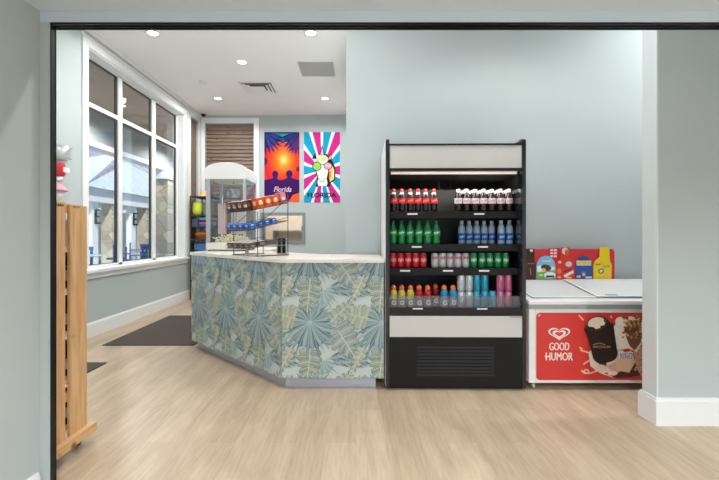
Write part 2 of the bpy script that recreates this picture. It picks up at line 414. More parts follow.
b = MB(); b.box(-3.17, -3.10, BY-.02, BY, .80, 3.62); b.box(-2.095, -1.985, BY-.02, BY, .80, 3.62); b.box(-3.10, -2.095, BY-.02, BY, 3.51, 3.62); b.box(-3.15, -2.0, BY-.05, BY+.1, .80, .842)
wbuild(b, 'casing', M['trim'], win3)
wbuild(MB().box(-3.10, -2.095, BY+.15, BY+.154, .842, 3.51), 'pane', M['glass'], win3)
# blinds
bl = empty('wood_blind', (-2.6, BY+.06, 3.5)); tag(bl, 'brown wooden slat blind covering the back window beside the towels', 'blind', 'brown window blinds')
b = MB(); n = 34
for i in range(n):
    z = -.045-i*.0775; b.prism_yz([(-.026, z-.0775), (.014, z-.0775), (.014, z), (.004, z)], -.49, .495)
b.build('slat_panel', M['blind'], bl)
MB().box(-.49, .495, -.02, .02, -.045, 0).build('head_rail', M['blind'], bl)
bl = empty('wood_blind', (-3.25, 8.11, 3.51)); tag(bl, 'narrow brown wooden slat blind on the small window in the far left corner', 'blind', 'brown window blinds')
b = MB()
for i in range(n):
    z = -.045-i*.0775; b.prism_xz([(-.012, z-.078), (.012, z-.078), (.012, z-.004), (-.004, z)], -.2, .2)
b.build('slat_panel', M['blind'], bl)
MB().box(-.02, .02, -.2, .2, -.045, 0).build('head_rail', M['blind'], bl)

# serving hatch: steel frame round a lit back room
h = structure(empty('window_4', (-1.5, BY, 1.05)))
b = MB()
b.box(-1.96, -1.90, BY-.015, BY+.2, 1.03, 1.68); b.box(-1.10, -1.04, BY-.015, BY+.2, 1.03, 1.68)
b.box(-1.9, -1.1, BY-.015, BY+.2, 1.03, 1.085); b.box(-1.9, -1.1, BY-.015, BY+.2, 1.625, 1.68)
wbuild(b, 'hatch_frame', M['hatch'], h)
b = MB(); b.box(-2.6, -.4, 9.6, 9.7, .2, 2.6); b.box(-2.6, -.4, BY+.2, 9.7, .1, .2); b.box(-2.6, -.4, BY+.2, 9.7, 2.6, 2.7); b.box(-2.7, -2.6, BY+.2, 9.7, .1, 2.7); b.box(-.4, -.3, BY+.2, 9.7, .1, 2.7)
structure(b.build('wall_kitchen', P('kitchen_wall', (240, 228, 214), .8)))
k = empty('steel_shelf', (-1.35, 9.3, 1.3)); tag(k, 'steel shelf seen through the serving hatch in the back wall', 'shelf')
MB().box(-.5, .5, -.2, .29, 0, .02).build('shelf_board', M['steel'], k)
MB().box(-.5, -.46, -.2, .29, -.2, 0).build('bracket', M['steel'], k); MB().box(.3, .34, -.2, .29, -.2, 0).build('bracket', M['steel'], k)
k = empty('soap_dispenser', (-1.2, 9.25, 1.321)); tag(k, 'dark pump bottle standing on the steel shelf behind the serving hatch', 'dispenser')
MB().lathe([(.03,0),(.032,.02),(.032,.08),(.012,.1)]).build('body', M['gasket'], k); MB().lathe([(.008,.1),(.008,.13),(.02,.131),(.02,.14)]).build('pump', M['black'], k)

# ceiling fixtures
spots = [(-2.47, 4.98, 'recessed ceiling downlight nearest the tall side window'), (-.55, 4.98, 'recessed ceiling downlight in front of the grey ceiling panel'),
         (-1.62, 5.82, 'recessed ceiling downlight in front of the square air diffuser'), (-2.49, 7.38, 'recessed ceiling downlight near the far left corner camera'),
         (-.56, 7.38, 'recessed ceiling downlight in front of the towels on the back wall'), (-.55, 2.62, 'recessed downlight just past the door opening, left one'), (1.45, 2.62, 'recessed downlight just past the door opening, above the cooler'),
         (-1.85, 2.62, 'recessed downlight just past the door opening, above the wooden rack'), (3.5, 2.95, 'added unseen fill downlight behind the right wall stub')]  # last one is unseen, added to brighten the right part of the wall
proto = None
def downlight(x, y, z, label, watts, size=150, blend=.7, rad=.06, grp='recessed ceiling downlights'):
    global proto
    if proto is None:
        r = empty('downlight', (x, y, z))
        MB().lathe([(.060, -.004), (.085, -.006), (.085, 0), (.060, 0)], n=24, caps=False).build('trim_ring', M['white'], r)
        MB().lathe([(.059, -.002), (.059, 0)], n=24).build('lens', M['lamp'], r)
        proto = r
    else:
        r = copy_tree(proto); r.location = (x, y, z)
    tag(r, label, 'ceiling light', grp)
    ld = bpy.data.lights.new('downlight_lamp', 'SPOT'); ld.energy = watts; ld.spot_size = math.radians(size); ld.spot_blend = blend; ld.shadow_soft_size = rad
    ld.color = (1, .975, .945) if z > 3 else (.96, .985, 1)
    lo = bpy.data.objects.new('lamp', ld); COL.objects.link(lo); lo.location = (x, y, z-.02)
    return r
WATT = {0: 24, 1: 62, 2: 72, 3: 44, 4: 32, 5: 46, 6: 38, 7: 62, 8: 104}
for i, (x, y, l) in enumerate(spots): downlight(x, y, CZ, l, WATT[i], 172 if i != 6 else 135, .35)
downlight(0.2, -.6, 2.249, 'added unseen fill downlight in the low ceiling behind the viewer, near the middle', 215, 165, .8)  # unseen downlights added behind the camera as fill light from the front
downlight(2.6, -.2, 2.249, 'added unseen fill downlight in the low ceiling behind the viewer, right one', 215, 165, .8)
downlight(1.2, -2.2, 2.249, 'added unseen fill downlight in the low ceiling farthest behind the viewer', 190, 165, .8)

d = empty('air_diffuser', (-1.62, 6.83, CZ)); tag(d, 'square stepped white air diffuser in the ceiling', 'air vent')
def ring(o, i, z0, z1):
    b = MB(); vs = []
    for r_, z in ((o, z0), (i, z1)):
        vs += [(-r_,-r_,z),(r_,-r_,z),(r_,r_,z),(-r_,r_,z)]
    b.add(vs, [(k, (k+1)%4, 4+(k+1)%4, 4+k) for k in range(4)]); return b
b = MB(); b.box(-.27,.27,-.27,-.245,-.014,0); b.box(-.27,.27,.245,.27,-.014,0); b.box(-.27,-.245,-.245,.245,-.014,0); b.box(.245,.27,-.245,.245,-.014,0); b.build('frame', M['white'], d)
for o_, i_ in ((.235, .19), (.18, .13)):
    r = ring(o_, i_, -.022, -.004).build('louver', M['white'], d); r.modifiers.new('s', 'SOLIDIFY').thickness = .004
MB().box(-.115,.115,-.115,.115,-.03,-.024).build('centre_plate', M['white'], d)
MB().box(-.244,.244,-.244,.244,-.002,0).build('duct', M['softblack'], d)
d = empty('ceiling_panel', (-.575, 6.065, CZ)); tag(d, 'flat grey square return panel in the white ceiling', 'ceiling panel')
MB().box(-.245,.245,-.245,.245,-.008,0).build('grille', M['panel'], d); 
b = MB(); b.box(-.255,.255,-.255,-.245,-.01,0); b.box(-.255,.255,.245,.255,-.01,0); b.box(-.255,-.245,-.245,.245,-.01,0); b.box(.245,.255,-.245,.245,-.01,0); b.build('frame', P('panelrim', (190,190,188)), d)
d = MB().lathe([(.05,-.03),(.065,-.025),(.068,0)], n=20).build('smoke_detector', M['white'], loc=(-2.455, 6.58, CZ)); tag(d, 'small round white smoke detector on the ceiling by the diffuser', 'smoke detector')
d = empty('security_camera', (-3.08, 8.28, CZ)); tag(d, 'tiny black dome security camera in the far ceiling corner', 'security camera')
MB().lathe([(.05,-.02),(.055,0)], n=16).build('base', M['white'], d); MB().lathe([(.005,-.075),(.03,-.065),(.042,-.045),(.045,-.02)], n=16).build('dome', M['black'], d)

# ================================================================== SERVICE COUNTER
ct = empty('service_counter', (0, 0, 0)); tag(ct, 'angled service counter with white top and tropical leaf front', 'counter')
outer = [(.222, 3.27), (-.59, 3.27), (-1.778, 4.44), (-1.778, 6.1)]
def offset(d, xr=.222):     # parallel inward offset of the counter line
    s2 = math.sqrt(2)
    k = -.59+3.27+d*s2
    return [(xr, 3.27+d), (k-(3.27+d), 3.27+d), (-1.778+d, k+1.778-d+.012), (-1.778+d, 6.1)]
def strip(d0, d1, z0, z1, xr=.222):
    o = offset(d0, xr); i = offset(d1, xr)
    b = MB()
    for k in range(3): b.prism([o[k+1], o[k], i[k], i[k+1]][::-1], z0, z1)
    return b
strip(.012, .60, .09, 1.010).build('body', M['laminate' if False else 'white'], ct)
strip(.05, .58, 0, .09, .16).build('kick_plate', M['kick'], ct)
tp = MB(); o = offset(-.03, .226); i = offset(.72, .226)
wl = [(.226, 3.985), (i[1][0]-.0, 3.985)]
tp.prism([o[0], o[1], o[2], o[3]][::-1] + [(i[3][0], i[3][1]), (i[2][0], i[2][1]), (i[1][0], 3.985), (.226, 3.985)] if False else
         [o[3], o[2], o[1], o[0], (.226, 3.985), (-.30, 3.985), (-1.08, 4.76), (-1.08, 6.1)], 1.011, 1.043)
tp.build('countertop', M['quartz'], ct, .003)

BG = (198, 211, 208)
BL = [(124,148,156), (142,164,168), (100,124,134), (160,180,182)]
OL = [(166,177,160), (148,161,148), (202,210,196), (106,122,114)]
def fan(A, cx, cy, R, rot=-PI/2, spread=2*PI*.92, n=34, cols=BL):
    A.poly([(cx,cy)]+[(cx+R*(.52+.16*math.cos(t-rot))*math.cos(t), cy+R*(.52+.16*math.cos(t-rot))*math.sin(t)) for t in [rot-spread/2+spread*k/16 for k in range(17)]], cols[2])
    rr = random.Random(int(cx*997+cy*131)+3)
    for k in range(n):
        a = rot - spread/2 + spread*k/(n-1)
        L = R*(.78+.22*math.cos(a-rot))*(.9+.2*rr.random()); wd = R*.062
        d = (math.cos(a), math.sin(a)); p = (-d[1], d[0])
        A.poly([(cx,cy),(cx+d[0]*L*.5+p[0]*wd,cy+d[1]*L*.5+p[1]*wd),(cx+d[0]*L,cy+d[1]*L),(cx+d[0]*L*.5-p[0]*wd,cy+d[1]*L*.5-p[1]*wd)], cols[k%len(cols)])
        A.line([(cx,cy),(cx+d[0]*L*.9,cy+d[1]*L*.9)], R*.010, (175,196,196))
def monstera(A, cx, cy, L, W, rot, cols=OL):
    d = (math.cos(rot), math.sin(rot)); p = (-d[1], d[0])
    def q(s, t): return (cx+d[0]*s*L+p[0]*t*W, cy+d[1]*s*L+p[1]*t*W)
    N = 5
    A.poly([q(0,-.25),q(.5,-.42),q(.9,-.12),q(.9,.12),q(.5,.42),q(0,.25)], cols[0])
    for sd in (1, -1):
        for k in range(N):
            s0 = -.06+k/N*.88; s1 = s0+.88/N*.97
            wd = (.88, 1.0, .92, .72, .46)[k]
            e0 = s0+.00+.16*k/N; e1 = e0+.88/N*.80
            c = cols[(k+(sd>0))%2]
            A.poly([q(s0,0), q(s1,0), q(s1+.02,sd*wd*.45), q(e1+.03,sd*wd*.85), q(e1-.01,sd*wd*.98), q((e0+e1)/2-.02,sd*wd*1.0), q(e0-.01,sd*wd*.88), q(s0-.01,sd*wd*.45)], c)
            A.line([q(s0+.04,0), q((e0+e1)/2-.01, sd*wd*.92)], L*.020, cols[2])
            A.line([q(s1,sd*wd*.25), q(s1+.02,sd*wd*.45), q(e1+.03,sd*wd*.85), q(e1-.01,sd*wd*.98), q((e0+e1)/2-.02,sd*wd*1.0)], L*.018, cols[3])
    A.poly([q(.80,-.20), q(.80,.20), q(1.08,0)], cols[1]); A.line([q(-.16,0), q(1,0)], L*.03, cols[2])
def frond(A, cx, cy, L, rot, cols=BL, n=13, ang=.7, ll=.34):
    d = (math.cos(rot), math.sin(rot))
    for k in range(n):
        s = L*(.08+.9*k/n)
        for sd in (1,-1):
            a = rot+sd*ang; l = L*ll*math.sin(PI*(.15+.75*k/n))+.01; e = (math.cos(a), math.sin(a)); p = (-e[1]*L*.028, e[0]*L*.028)
            x, y = cx+d[0]*s, cy+d[1]*s
            A.poly([(x,y),(x+e[0]*l*.5+p[0],y+e[1]*l*.5+p[1]),(x+e[0]*l,y+e[1]*l),(x+e[0]*l*.5-p[0],y+e[1]*l*.5-p[1])], cols[(k+(sd>0))%len(cols)])
    A.line([(cx,cy),(cx+d[0]*L,cy+d[1]*L)], L*.025, cols[3])
PALEB = [(147,173,176), (161,186,185), (137,164,168), (173,194,192)]
def tile(A, u, v):
    frond(A, u+.40, v-.10, .34, 1.05, PALEB, 14, .45, .3)
    fan(A, u+.10, v+.26, .17, -1.6, 2.6, 13, PALEB)
    frond(A, u+.13, v-.30, .32, .25, BL, 12, .5, .42)
    frond(A, u+.16, v+.24, .30, .05, BL, 11, .55, .36)
    monstera(A, u+.30, v+.41, .20, .085, -1.2, [(140,162,166),(156,176,177),(190,204,202),(104,130,138)])
    monstera(A, u+.21, v-.05, .27, .13, -1.0, [(164,177,170),(146,162,158),(196,206,196),(108,126,120)])
    fan(A, u, v, .31)
    monstera(A, u+.0, v+.33, .25, .10, -PI/2-.1)
    monstera(A, u+.18, v+.02, .22, .06, .75, [(170,179,164),(152,164,153),(202,209,194),(112,128,118)])
    monstera(A, u-.13, v+.03, .16, .10, 2.9, [(178,185,166),(162,171,152),(206,212,194),(116,130,114)])
    monstera(A, u-.16, v-.22, .20, .05, -2.0, [(182,188,170),(166,174,158),(208,213,198),(118,130,116)])
def leaf_panel(P0, P1, name, u_off):
    P0 = Vector((*P0, .089)); P1 = Vector((*P1, .089)); L = (P1-P0).length; U = (P1-P0)/L; V = Vector((0,0,1)); N = U.cross(V)
    H = 1.010-.089
    b = MB()
    q = lambda u, v, n: tuple(P0+U*u+V*v-N*n)
    vs = [q(0,0,0), q(L,0,0), q(L,H,0), q(0,H,0), q(0,0,.011), q(L,0,.011), q(L,H,.011), q(0,H,.011)]
    b.add(vs, [(0,1,2,3),(5,4,7,6),(4,5,1,0),(3,2,6,7),(4,0,3,7),(1,5,6,2)], BG)
    A = Art(b, P0, U, V, N, .0000025, (0, L, 0, H)); A.h = .0004
    for j in range(-1, 3):
        for i in range(-1, int(L/.57)+2): tile(A, u_off+i*.575, .47+(j-0.0)*.565-.02)
    b.build(name, M['laminate'], ct)
leaf_panel(outer[1], outer[0], 'front_panel', .245-.02)
leaf_panel((outer[2][0]+.001, outer[2][1]), (outer[1][0]-.0005, outer[1][1]+.0005), 'front_panel', 1.668-.575*3+.245)
MB().box(-1.778, -1.768, 4.45, 6.1, .089, 1.010).build('end_panel', P('panelend', BG), ct)

# popcorn cabinet
pc = empty('popcorn_machine', (-1.735, 4.74, 1.0435)); tag(pc, 'tall glass popcorn machine with white arched roof on the counter', 'popcorn machine')
Wd, Dp = .457, .52
MB().box(-.004, Wd+.004, -.004, Dp, .012, .095).build('base', M['creamplastic'], pc, .012)
for x in (.03, Wd-.03):
    for y in (.03, Dp-.03): MB().lathe([(.014,0),(.014,.012)], x, y, 10).build('foot', M['black'], pc)
for x0, x1, y0, y1 in ((0,.045,0,.03), (Wd-.03,Wd,0,.03), (0,.03,Dp-.03,Dp), (Wd-.03,Wd,Dp-.03,Dp)):
    MB().box(x0, x1, y0, y1, .095, .83).build('corner_post', M['alu'], pc)
for q in ((.045,Wd-.03,.010,.014), (.03,Wd-.03,Dp-.014,Dp-.010)): MB().box(*q, .095, .83).build('glass_panel', M['cabglass'], pc)
for q in ((.010,.014,.03,Dp-.03), (Wd-.014,Wd-.010,.03,Dp-.03)): MB().box(*q, .095, .83).build('glass_panel', M['cabglass'], pc)
arch = [(-.012,.83),(Wd+.012,.83),(Wd+.012,.94)] + [(Wd/2+(Wd/2+.012)*math.cos(t), .94+.085*math.sin(t)) for t in [PI*k/14 for k in range(1,14)]] + [(-.012,.94)]
MB().prism_xz(arch, -.012, Dp+.012).build('roof', M['white'], pc, .006)
b = MB(); b.tube([(.24,.26,.83),(.24,.26,.74)], .006); b.lathe([(.05,.63),(.075,.65),(.08,.73),(.07,.74)], .24, .26, 16); b.tube([(.24,.26,.735),(.20,.12,.70),(.19,.10,.60)], .006)
b.build('kettle', M['steel'], pc)
MB().tube([(.20,-.012,.5),(.20,-.028,.5),(.20,-.028,.62),(.20,-.012,.62)], .008).build('door_handle', M['alu'], pc)
# popcorn and striped bags inside
b = MB(); rr = random.Random(4)
for i in range(260):
    x = .06+.33*rr.random(); y = .05+.42*rr.random(); z = .098+.10*rr.random()*(1-.6*abs(x-.22)/.2); r = .010+.006*rr.random()
    vs = [(x+r*dx, y+r*dy, z+r*dz) for dx,dy,dz in ((1,.2,0),(-.2,1,.1),(-1,-.1,.2),(.1,-1,0),(0,.1,1),(0,0,-.5))]
    b.add(vs, [(0,1,4),(1,2,4),(2,3,4),(3,0,4),(1,0,5),(2,1,5),(3,2,5),(0,3,5)])
o = b.build('popcorn', P('popcorn', (246,236,204), .9), loc=(-1.735, 4.74, 1.0435)); tag(o, 'heap of pale popcorn in the bottom of the glass machine', 'popcorn', kind='stuff')
bagl = ['pink and white striped bag in the popcorn machine, left of the handle', 'grey and white striped bag in the popcorn machine, behind the handle', 'pink and white striped bag in the popcorn machine, right of the handle']
for k, (x, y, c) in enumerate(((.12,.22,(226,170,170)), (.235,.36,(150,156,158)), (.35,.22,(222,178,178)))):
    b = MB(); n = 10
    for s_ in range(n):
        x0 = -.045+.09*s_/n; x1 = x0+.09/n
        b.box(x0, x1, -.025, .025, 0, .36+.02*math.sin(s_*1.7), c if s_%2 else (232,228,222))
    o = b.build('popcorn_bag', M['matteprint'], loc=(-1.735+x, 4.74+y, 1.0435+.195)); tag(o, bagl[k], 'popcorn bag', 'striped bags inside the popcorn machine')

# wire snack rack, set square to the slanted counter edge
rk = empty('snack_rack', (-1.155, 3.875, 1.0435), -PI/4); tag(rk, 'three tier sloping wire snack rack on the counter corner', 'display rack')
RW, RD = .42, .32
rw = M['wire']
for x in (0, RW):
    MB().tube([(x,.0,.004),(x,0,.395)], .004).build('front_post', rw, rk)
    MB().tube([(x,RD,.004),(x,RD,.56)], .004).build('rear_post', rw, rk)
    MB().tube([(x,-.004,.004),(x,RD+.004,.004)], .004).build('base_rod', rw, rk); MB().tube([(x,.02,.29),(x,RD,.53)], .003).build('side_brace', rw, rk)
    for y in (0, RD): MB().lathe([(.014,0),(.014,.008)], x, y, 10).build('foot', M['gasket'], rk)
tiers = [(.065, .14), (.225, .32), (.395, .485)]
for z0, z1 in tiers:
    b = MB(); s = (z1-z0)/(RD+.08)
    for k in range(11):
        x = RW*k/10; b.tube([(x,-.08,z0+.03),(x,-.08,z0),(x,RD,z1)], .0022, 6)
    for y in (-.08, .06, .2, RD): b.tube([(0,y,z0+s*(y+.08)),(RW,y,z0+s*(y+.08))], .003, 6)
    b.tube([(0,-.08,z0+.03),(RW,-.08,z0+.03)], .003, 6)
    for x in (0, RW): b.tube([(x,-.08,z0+.03),(x,RD,z1+.03)], .003, 6)
    b.build('wire_tray', rw, rk)
def on_tray(t, x, y, dz=0):
    z0, z1 = tiers[t]; s = (z1-z0)/(RD+.08)
    return rk.matrix_basis @ Vector((x, y, z0+s*(y+.08)+.0035+dz)), math.atan(s)
def snack(name, t, x, y, w_, d_, h_, base, spotc, label, cat, grp, round_=False):
    p, tilt = on_tray(t, x, y)
    b = MB()
    if round_:
        sec = [(-d_/2,.2*h_),(-d_*.35,0),(d_*.35,0),(d_/2,.2*h_),(d_*.4,.8*h_),(0,h_),(-d_*.4,.8*h_)]
        b.prism_yz(sec, -w_/2, w_/2, base)
    else: b.box(-w_/2, w_/2, -d_/2, d_/2, 0, h_, base)
    A = Art(b, (0,-d_/2-.0002,0), (1,0,0), (0,0,1), (0,-1,0)); A.ell(0, h_*.5, w_*.28, h_*.27, spotc[0]); A.rect(-w_*.15, w_*.15, h_*.55, h_*.68, spotc[1])
    A = Art(b, (w_/2+.0002,0,0), (0,1,0), (0,0,1), (1,0,0)); A.ell(0, h_*.5, d_*.28, h_*.27, spotc[0]); A.rect(-d_*.2, d_*.2, h_*.6, h_*.72, spotc[1])
    if not round_:
        A = Art(b, (0,0,h_+.0002), (1,0,0), (0,1,0), (0,0,1)); A.rect(-w_*.44, w_*.44, -d_*.44, d_*.44, (236,226,216))
    o = b.build(name, M['print']); o.location = p; o.rotation_euler = (0, 0, -PI/4); 
    o.matrix_basis = Matrix.Translation(p) @ Matrix.Rotation(-PI/4, 4, 'Z') @ Matrix.Rotation(tilt, 4, 'X')
    tag(o, label, cat, grp)
ordn = ['first', 'second', 'third', 'fourth', 'fifth', 'sixth', 'seventh', 'eighth']
for k in range(4):
    snack('candy_box', 2, .05+.098*k if k < 3 else .05+.098*2, -.035 if k < 3 else .05, .085 if k < 3 else .08, .065, .085, (96,58,52), ((226,200,180),(60,30,30)), 'brown candy box on the top tier of the wire rack, %s from the left'%ordn[k] if k < 3 else 'brown candy box behind the front row on the top rack tier', 'candy box', 'brown candy boxes on the wire rack')
for k in range(4):
    snack('candy_box', 2, .365, -.03+.078*k+(.0 if k else -.008), .085, .072, .09, (222,84,40), ((246,216,120),(250,240,220)), 'orange candy box on the top tier of the wire rack, %s from the front'%ordn[k], 'candy box', 'orange candy boxes on the wire rack') if k else None
snack('candy_box', 2, .37, .285, .085, .06, .10, (216,120,130), ((240,220,220),(200,70,90)), 'pinkish candy box at the back of the top rack tier', 'candy box', 'pink candy boxes on the wire rack')
for k in range(4):
    snack('snack_bag', 1, .05+.105*k, -.04, .095, .06, .06, (38,110,198), ((120,180,235),(230,240,250)), 'blue snack bag on the middle tier of the wire rack, %s from the left'%ordn[k], 'snack bag', 'blue snack bags on the wire rack', True)
for k in range(3):
    snack('snack_bag', 1, .365, .04+.07*k, .095, .06, .055, (36,100,190), ((110,170,230),(230,240,250)), 'blue snack bag along the right edge of the middle tier, %s from the front'%ordn[k], 'snack bag', 'blue snack bags on the wire rack', True)
for k in range(4):
    snack('snack_bar_box', 0, .06+.1*k, -.035, .09, .07, .045, (112,96,84), ((196,184,168),(60,48,42)), 'grey brown snack box on the bottom tier of the wire rack, %s from the left'%ordn[k], 'snack box', 'grey brown snack boxes on the wire rack')
for k in range(4):
    snack('snack_bar_box', 0, .06+.1*k, .06, .09, .10, .04, (98,84,76), ((170,156,144),(220,210,200)), 'grey brown snack box in the rear row of the bottom tier, %s from the left'%ordn[k], 'snack box', 'grey brown snack boxes on the wire rack')
# card holder
chd = empty('card_holder', (-.725, 3.985, 1.0435), -.05); tag(chd, 'black and grey two tier card holder beside the wire rack', 'card holder')
b = MB(); b.box(-.045,.045,-.004,.03,0,.008); b.box(-.045,-.038,0,.03,.008,.17); b.box(.038,.045,0,.03,.008,.17); b.box(-.005,.005,0,.03,.008,.17); b.box(-.038,.038,.0,.03,.082,.092); b.box(-.038,.038,0,.03,.165,.172); b.build('frame', P('holdergrey', (150,152,140), .4), chd)
MB().box(-.037,.037,.014,.028,.01,.16).build('card_stack', M['softblack'], chd)
# folded tag on counter
cd = MB().prism_yz([(-.02,0),(.02,0),(.002,.05),(-.002,.05)], -.018, .018).build('price_card', M['white'], loc=(-1.0, 3.76, 1.0435)); cd.rotation_euler = (0,0,-PI/4); tag(cd, 'small white tent card on the counter under the wire rack', 'price card')

# ================================================================== TOWELS
def towel(px0, px1, z0, z1, label):
    Y = BY-.0062
    u0, u1 = at(px0, BY), at(px1, BY); W_, H_ = u1-u0, z1-z0
    b = MB(); b.box(u0, u1, Y-.004, Y+.004, z0, z1, (220,220,220))
    A = Art(b, (u0, Y-.004, z0), (1,0,0), (0,0,1), (0,-1,0), .00008, (0, W_, 0, H_))
    return b, A, W_, H_, label
b, A, W_, H_, l = towel(264.5, 299.5, 1.90, 3.33, 'sunset')
A.rect(0,W_,0,H_,(222,58,58)); A.rect(0,W_,H_*.72,H_,(66,38,96))
for r_, c in ((.60,(216,44,56)),(.50,(222,54,50)),(.42,(228,68,44)),(.36,(232,84,42)),(.30,(236,104,42)),(.24,(240,124,46)),(.19,(243,144,54)),(.14,(245,166,68)),(.10,(247,188,92)),(.06,(249,208,130))):
    A.ell(W_*.55, H_*.60, W_*r_*1.0, H_*r_*.66, c, 28)
A.rect(0,W_,H_*.86,H_,(52,34,92)); A.poly([(W_*.2,H_*.98),(W_*.85,H_*.98),(W_*.6,H_*.84)], (34,140,170)); A.poly([(W_*.45,H_*.97),(W_*.8,H_*.97),(W_*.6,H_*.88)], (40,176,190))
def palm(cx, cy, dirs, L, c):
    for a in dirs:
        d = (math.cos(a), math.sin(a)); p = (-d[1]*.035, d[0]*.035)
        A.poly([(cx,cy),(cx+d[0]*L*.5+p[0],cy+d[1]*L*.5+p[1]),(cx+d[0]*L,cy+d[1]*L),(cx+d[0]*L*.5-p[0],cy+d[1]*L*.5-p[1])], c)
palm(-.02, H_*.99, [-.25,-.45,-.65,-.85,-1.05,-1.25,-1.45], .50, (54,30,88)); palm(.0, H_*.99, [-.35,-.75,-1.15], .46, (46,74,136))
palm(W_+.02, H_*.99, [PI+.25,PI+.5,PI+.7,PI+.9,PI+1.1,PI+1.3,PI+1.5], .48, (60,30,90)); palm(W_, H_*.99, [PI+.4,PI+.8], .44, (48,62,130)); palm(W_*.99, H_*.95, [PI+1.0,PI+1.2,PI+1.4], .44, (92,44,110))
A.ell(0, H_*.58, W_*.09, H_*.06, (88,36,84)); A.ell(W_, H_*.47, W_*.09, H_*.04, (110,40,80))
A.line([(W_*.25,H_*.585),(W_*.32,H_*.57),(W_*.38,H_*.59),(W_*.45,H_*.58)], .008, (150,60,50))
PU = (62,30,96)
A.poly([(0,H_*.31),(W_*.2,H_*.33),(W_*.3,H_*.36),(W_*.42,H_*.31),(W_*.55,H_*.32),(W_*.7,H_*.36),(W_*.85,H_*.33),(W_,H_*.31),(W_,H_*.12),(W_*.7,0),(W_*.2,0),(0,H_*.1)], PU)
A.ell(W_*.31,H_*.395,W_*.085,H_*.05,PU); A.ell(W_*.71,H_*.40,W_*.095,H_*.053,PU); A.poly([(W_*.24,H_*.40),(W_*.38,H_*.40),(W_*.36,H_*.33),(W_*.26,H_*.33)], PU)
A.poly([(W_*.68,0),(W_,0),(W_,H_*.13),(W_*.82,H_*.1)], (240,96,44)); A.poly([(0,0),(W_*.25,0),(W_*.1,H_*.07),(0,H_*.1)], (200,70,90)); A.rect(W_*.25,W_*.68,0,H_*.02,(226,80,60))
A.text('Florida', W_*.52, H_*.18, H_*.075, (240,196,216), W_*.5, .01, .3)
A.text('.....', W_*.5, H_*.11, H_*.008, (210,150,190), W_*.16)
o = b.build('beach_towel', M['cloth']); tag(o, 'beach towel with orange sunset, palm leaves and purple couple silhouette on the back wall', 'towel', 'beach towels hung on the back wall')
b, A, W_, H_, l = towel(304, 340, 1.885, 3.33, 'unicorn')
A.rect(0,W_,0,H_,(232,236,240))
cx, cy = W_*.5, H_*.46
n = 14
for k in range(n):
    a0 = 2*PI*(k+.14)/n+PI/2; a1 = 2*PI*(k+.86)/n+PI/2; R = 2.0
    A.poly([(cx,cy),(cx+R*math.cos(a0)*.62,cy+R*math.sin(a0)),(cx+R*math.cos(a1)*.62,cy+R*math.sin(a1))], (28,160,200) if k%2 else (208,48,140))
DK = (40,36,44)
def U_(pts, c): A.poly([(W_*x, H_*y) for x, y in pts], c)
U_([(.33,.225),(.42,.225),(.44,.36),(.60,.36),(.61,.225),(.72,.225),(.80,.40),(.80,.58),(.64,.69),(.40,.69),(.25,.60),(.30,.48),(.36,.36)], DK)
U_([(.70,.26),(.86,.32),(.88,.48),(.80,.58),(.70,.5),(.66,.36)], DK)
U_([(.72,.29),(.83,.33),(.84,.47),(.77,.54),(.70,.45)], (244,208,110)); U_([(.70,.33),(.76,.36),(.76,.46),(.70,.44)], (236,140,90)); U_([(.78,.36),(.83,.36),(.83,.46),(.79,.44)], (246,232,180))
U_([(.40,.235),(.63,.235),(.655,.28),(.63,.34),(.70,.52),(.62,.61),(.40,.61),(.30,.53),(.40,.35),(.375,.28)], (240,236,228))
U_([(.25,.60),(.38,.68),(.56,.69),(.70,.62),(.62,.57),(.45,.60),(.30,.55)], (236,216,190)); U_([(.40,.60),(.55,.67),(.65,.62),(.52,.58)], (196,214,150)); U_([(.30,.57),(.40,.64),(.46,.61),(.36,.56)], (236,190,170))
U_([(.22,.62),(.30,.70),(.36,.62)], DK); U_([(.66,.62),(.74,.71),(.78,.60)], DK); U_([(.68,.62),(.74,.68),(.75,.61)], (236,170,180))
U_([(.42,.67),(.59,.67),(.505,.815)], DK); U_([(.455,.675),(.555,.675),(.507,.79)], (206,180,220))
A.ell(W_*.36,H_*.515,W_*.13,H_*.065,DK); A.ell(W_*.36,H_*.515,W_*.11,H_*.055,(150,210,96))
A.ell(W_*.67,H_*.52,W_*.12,H_*.055,DK); A.ell(W_*.67,H_*.52,W_*.10,H_*.045,(236,150,190)); U_([(.58,.515),(.76,.515),(.76,.53),(.58,.53)], (246,210,226))
A.line([(W_*.46,H_*.535),(W_*.57,H_*.54)], .012, DK)
A.line([(W_*.42,H_*.31),(W_*.5,H_*.30),(W_*.58,H_*.31)], .010, DK); A.ell(W_*.42,H_*.335,.014,.01,DK); A.ell(W_*.57,H_*.335,.014,.01,DK)
A.text('FLORIDA', W_*.5, H_*.105, H_*.072, (52,40,62), W_*.80, .035)
o = b.build('beach_towel', M['cloth']); tag(o, 'pink and blue sunburst beach towel with a white unicorn head and dark lettering', 'towel', 'beach towels hung on the back wall')

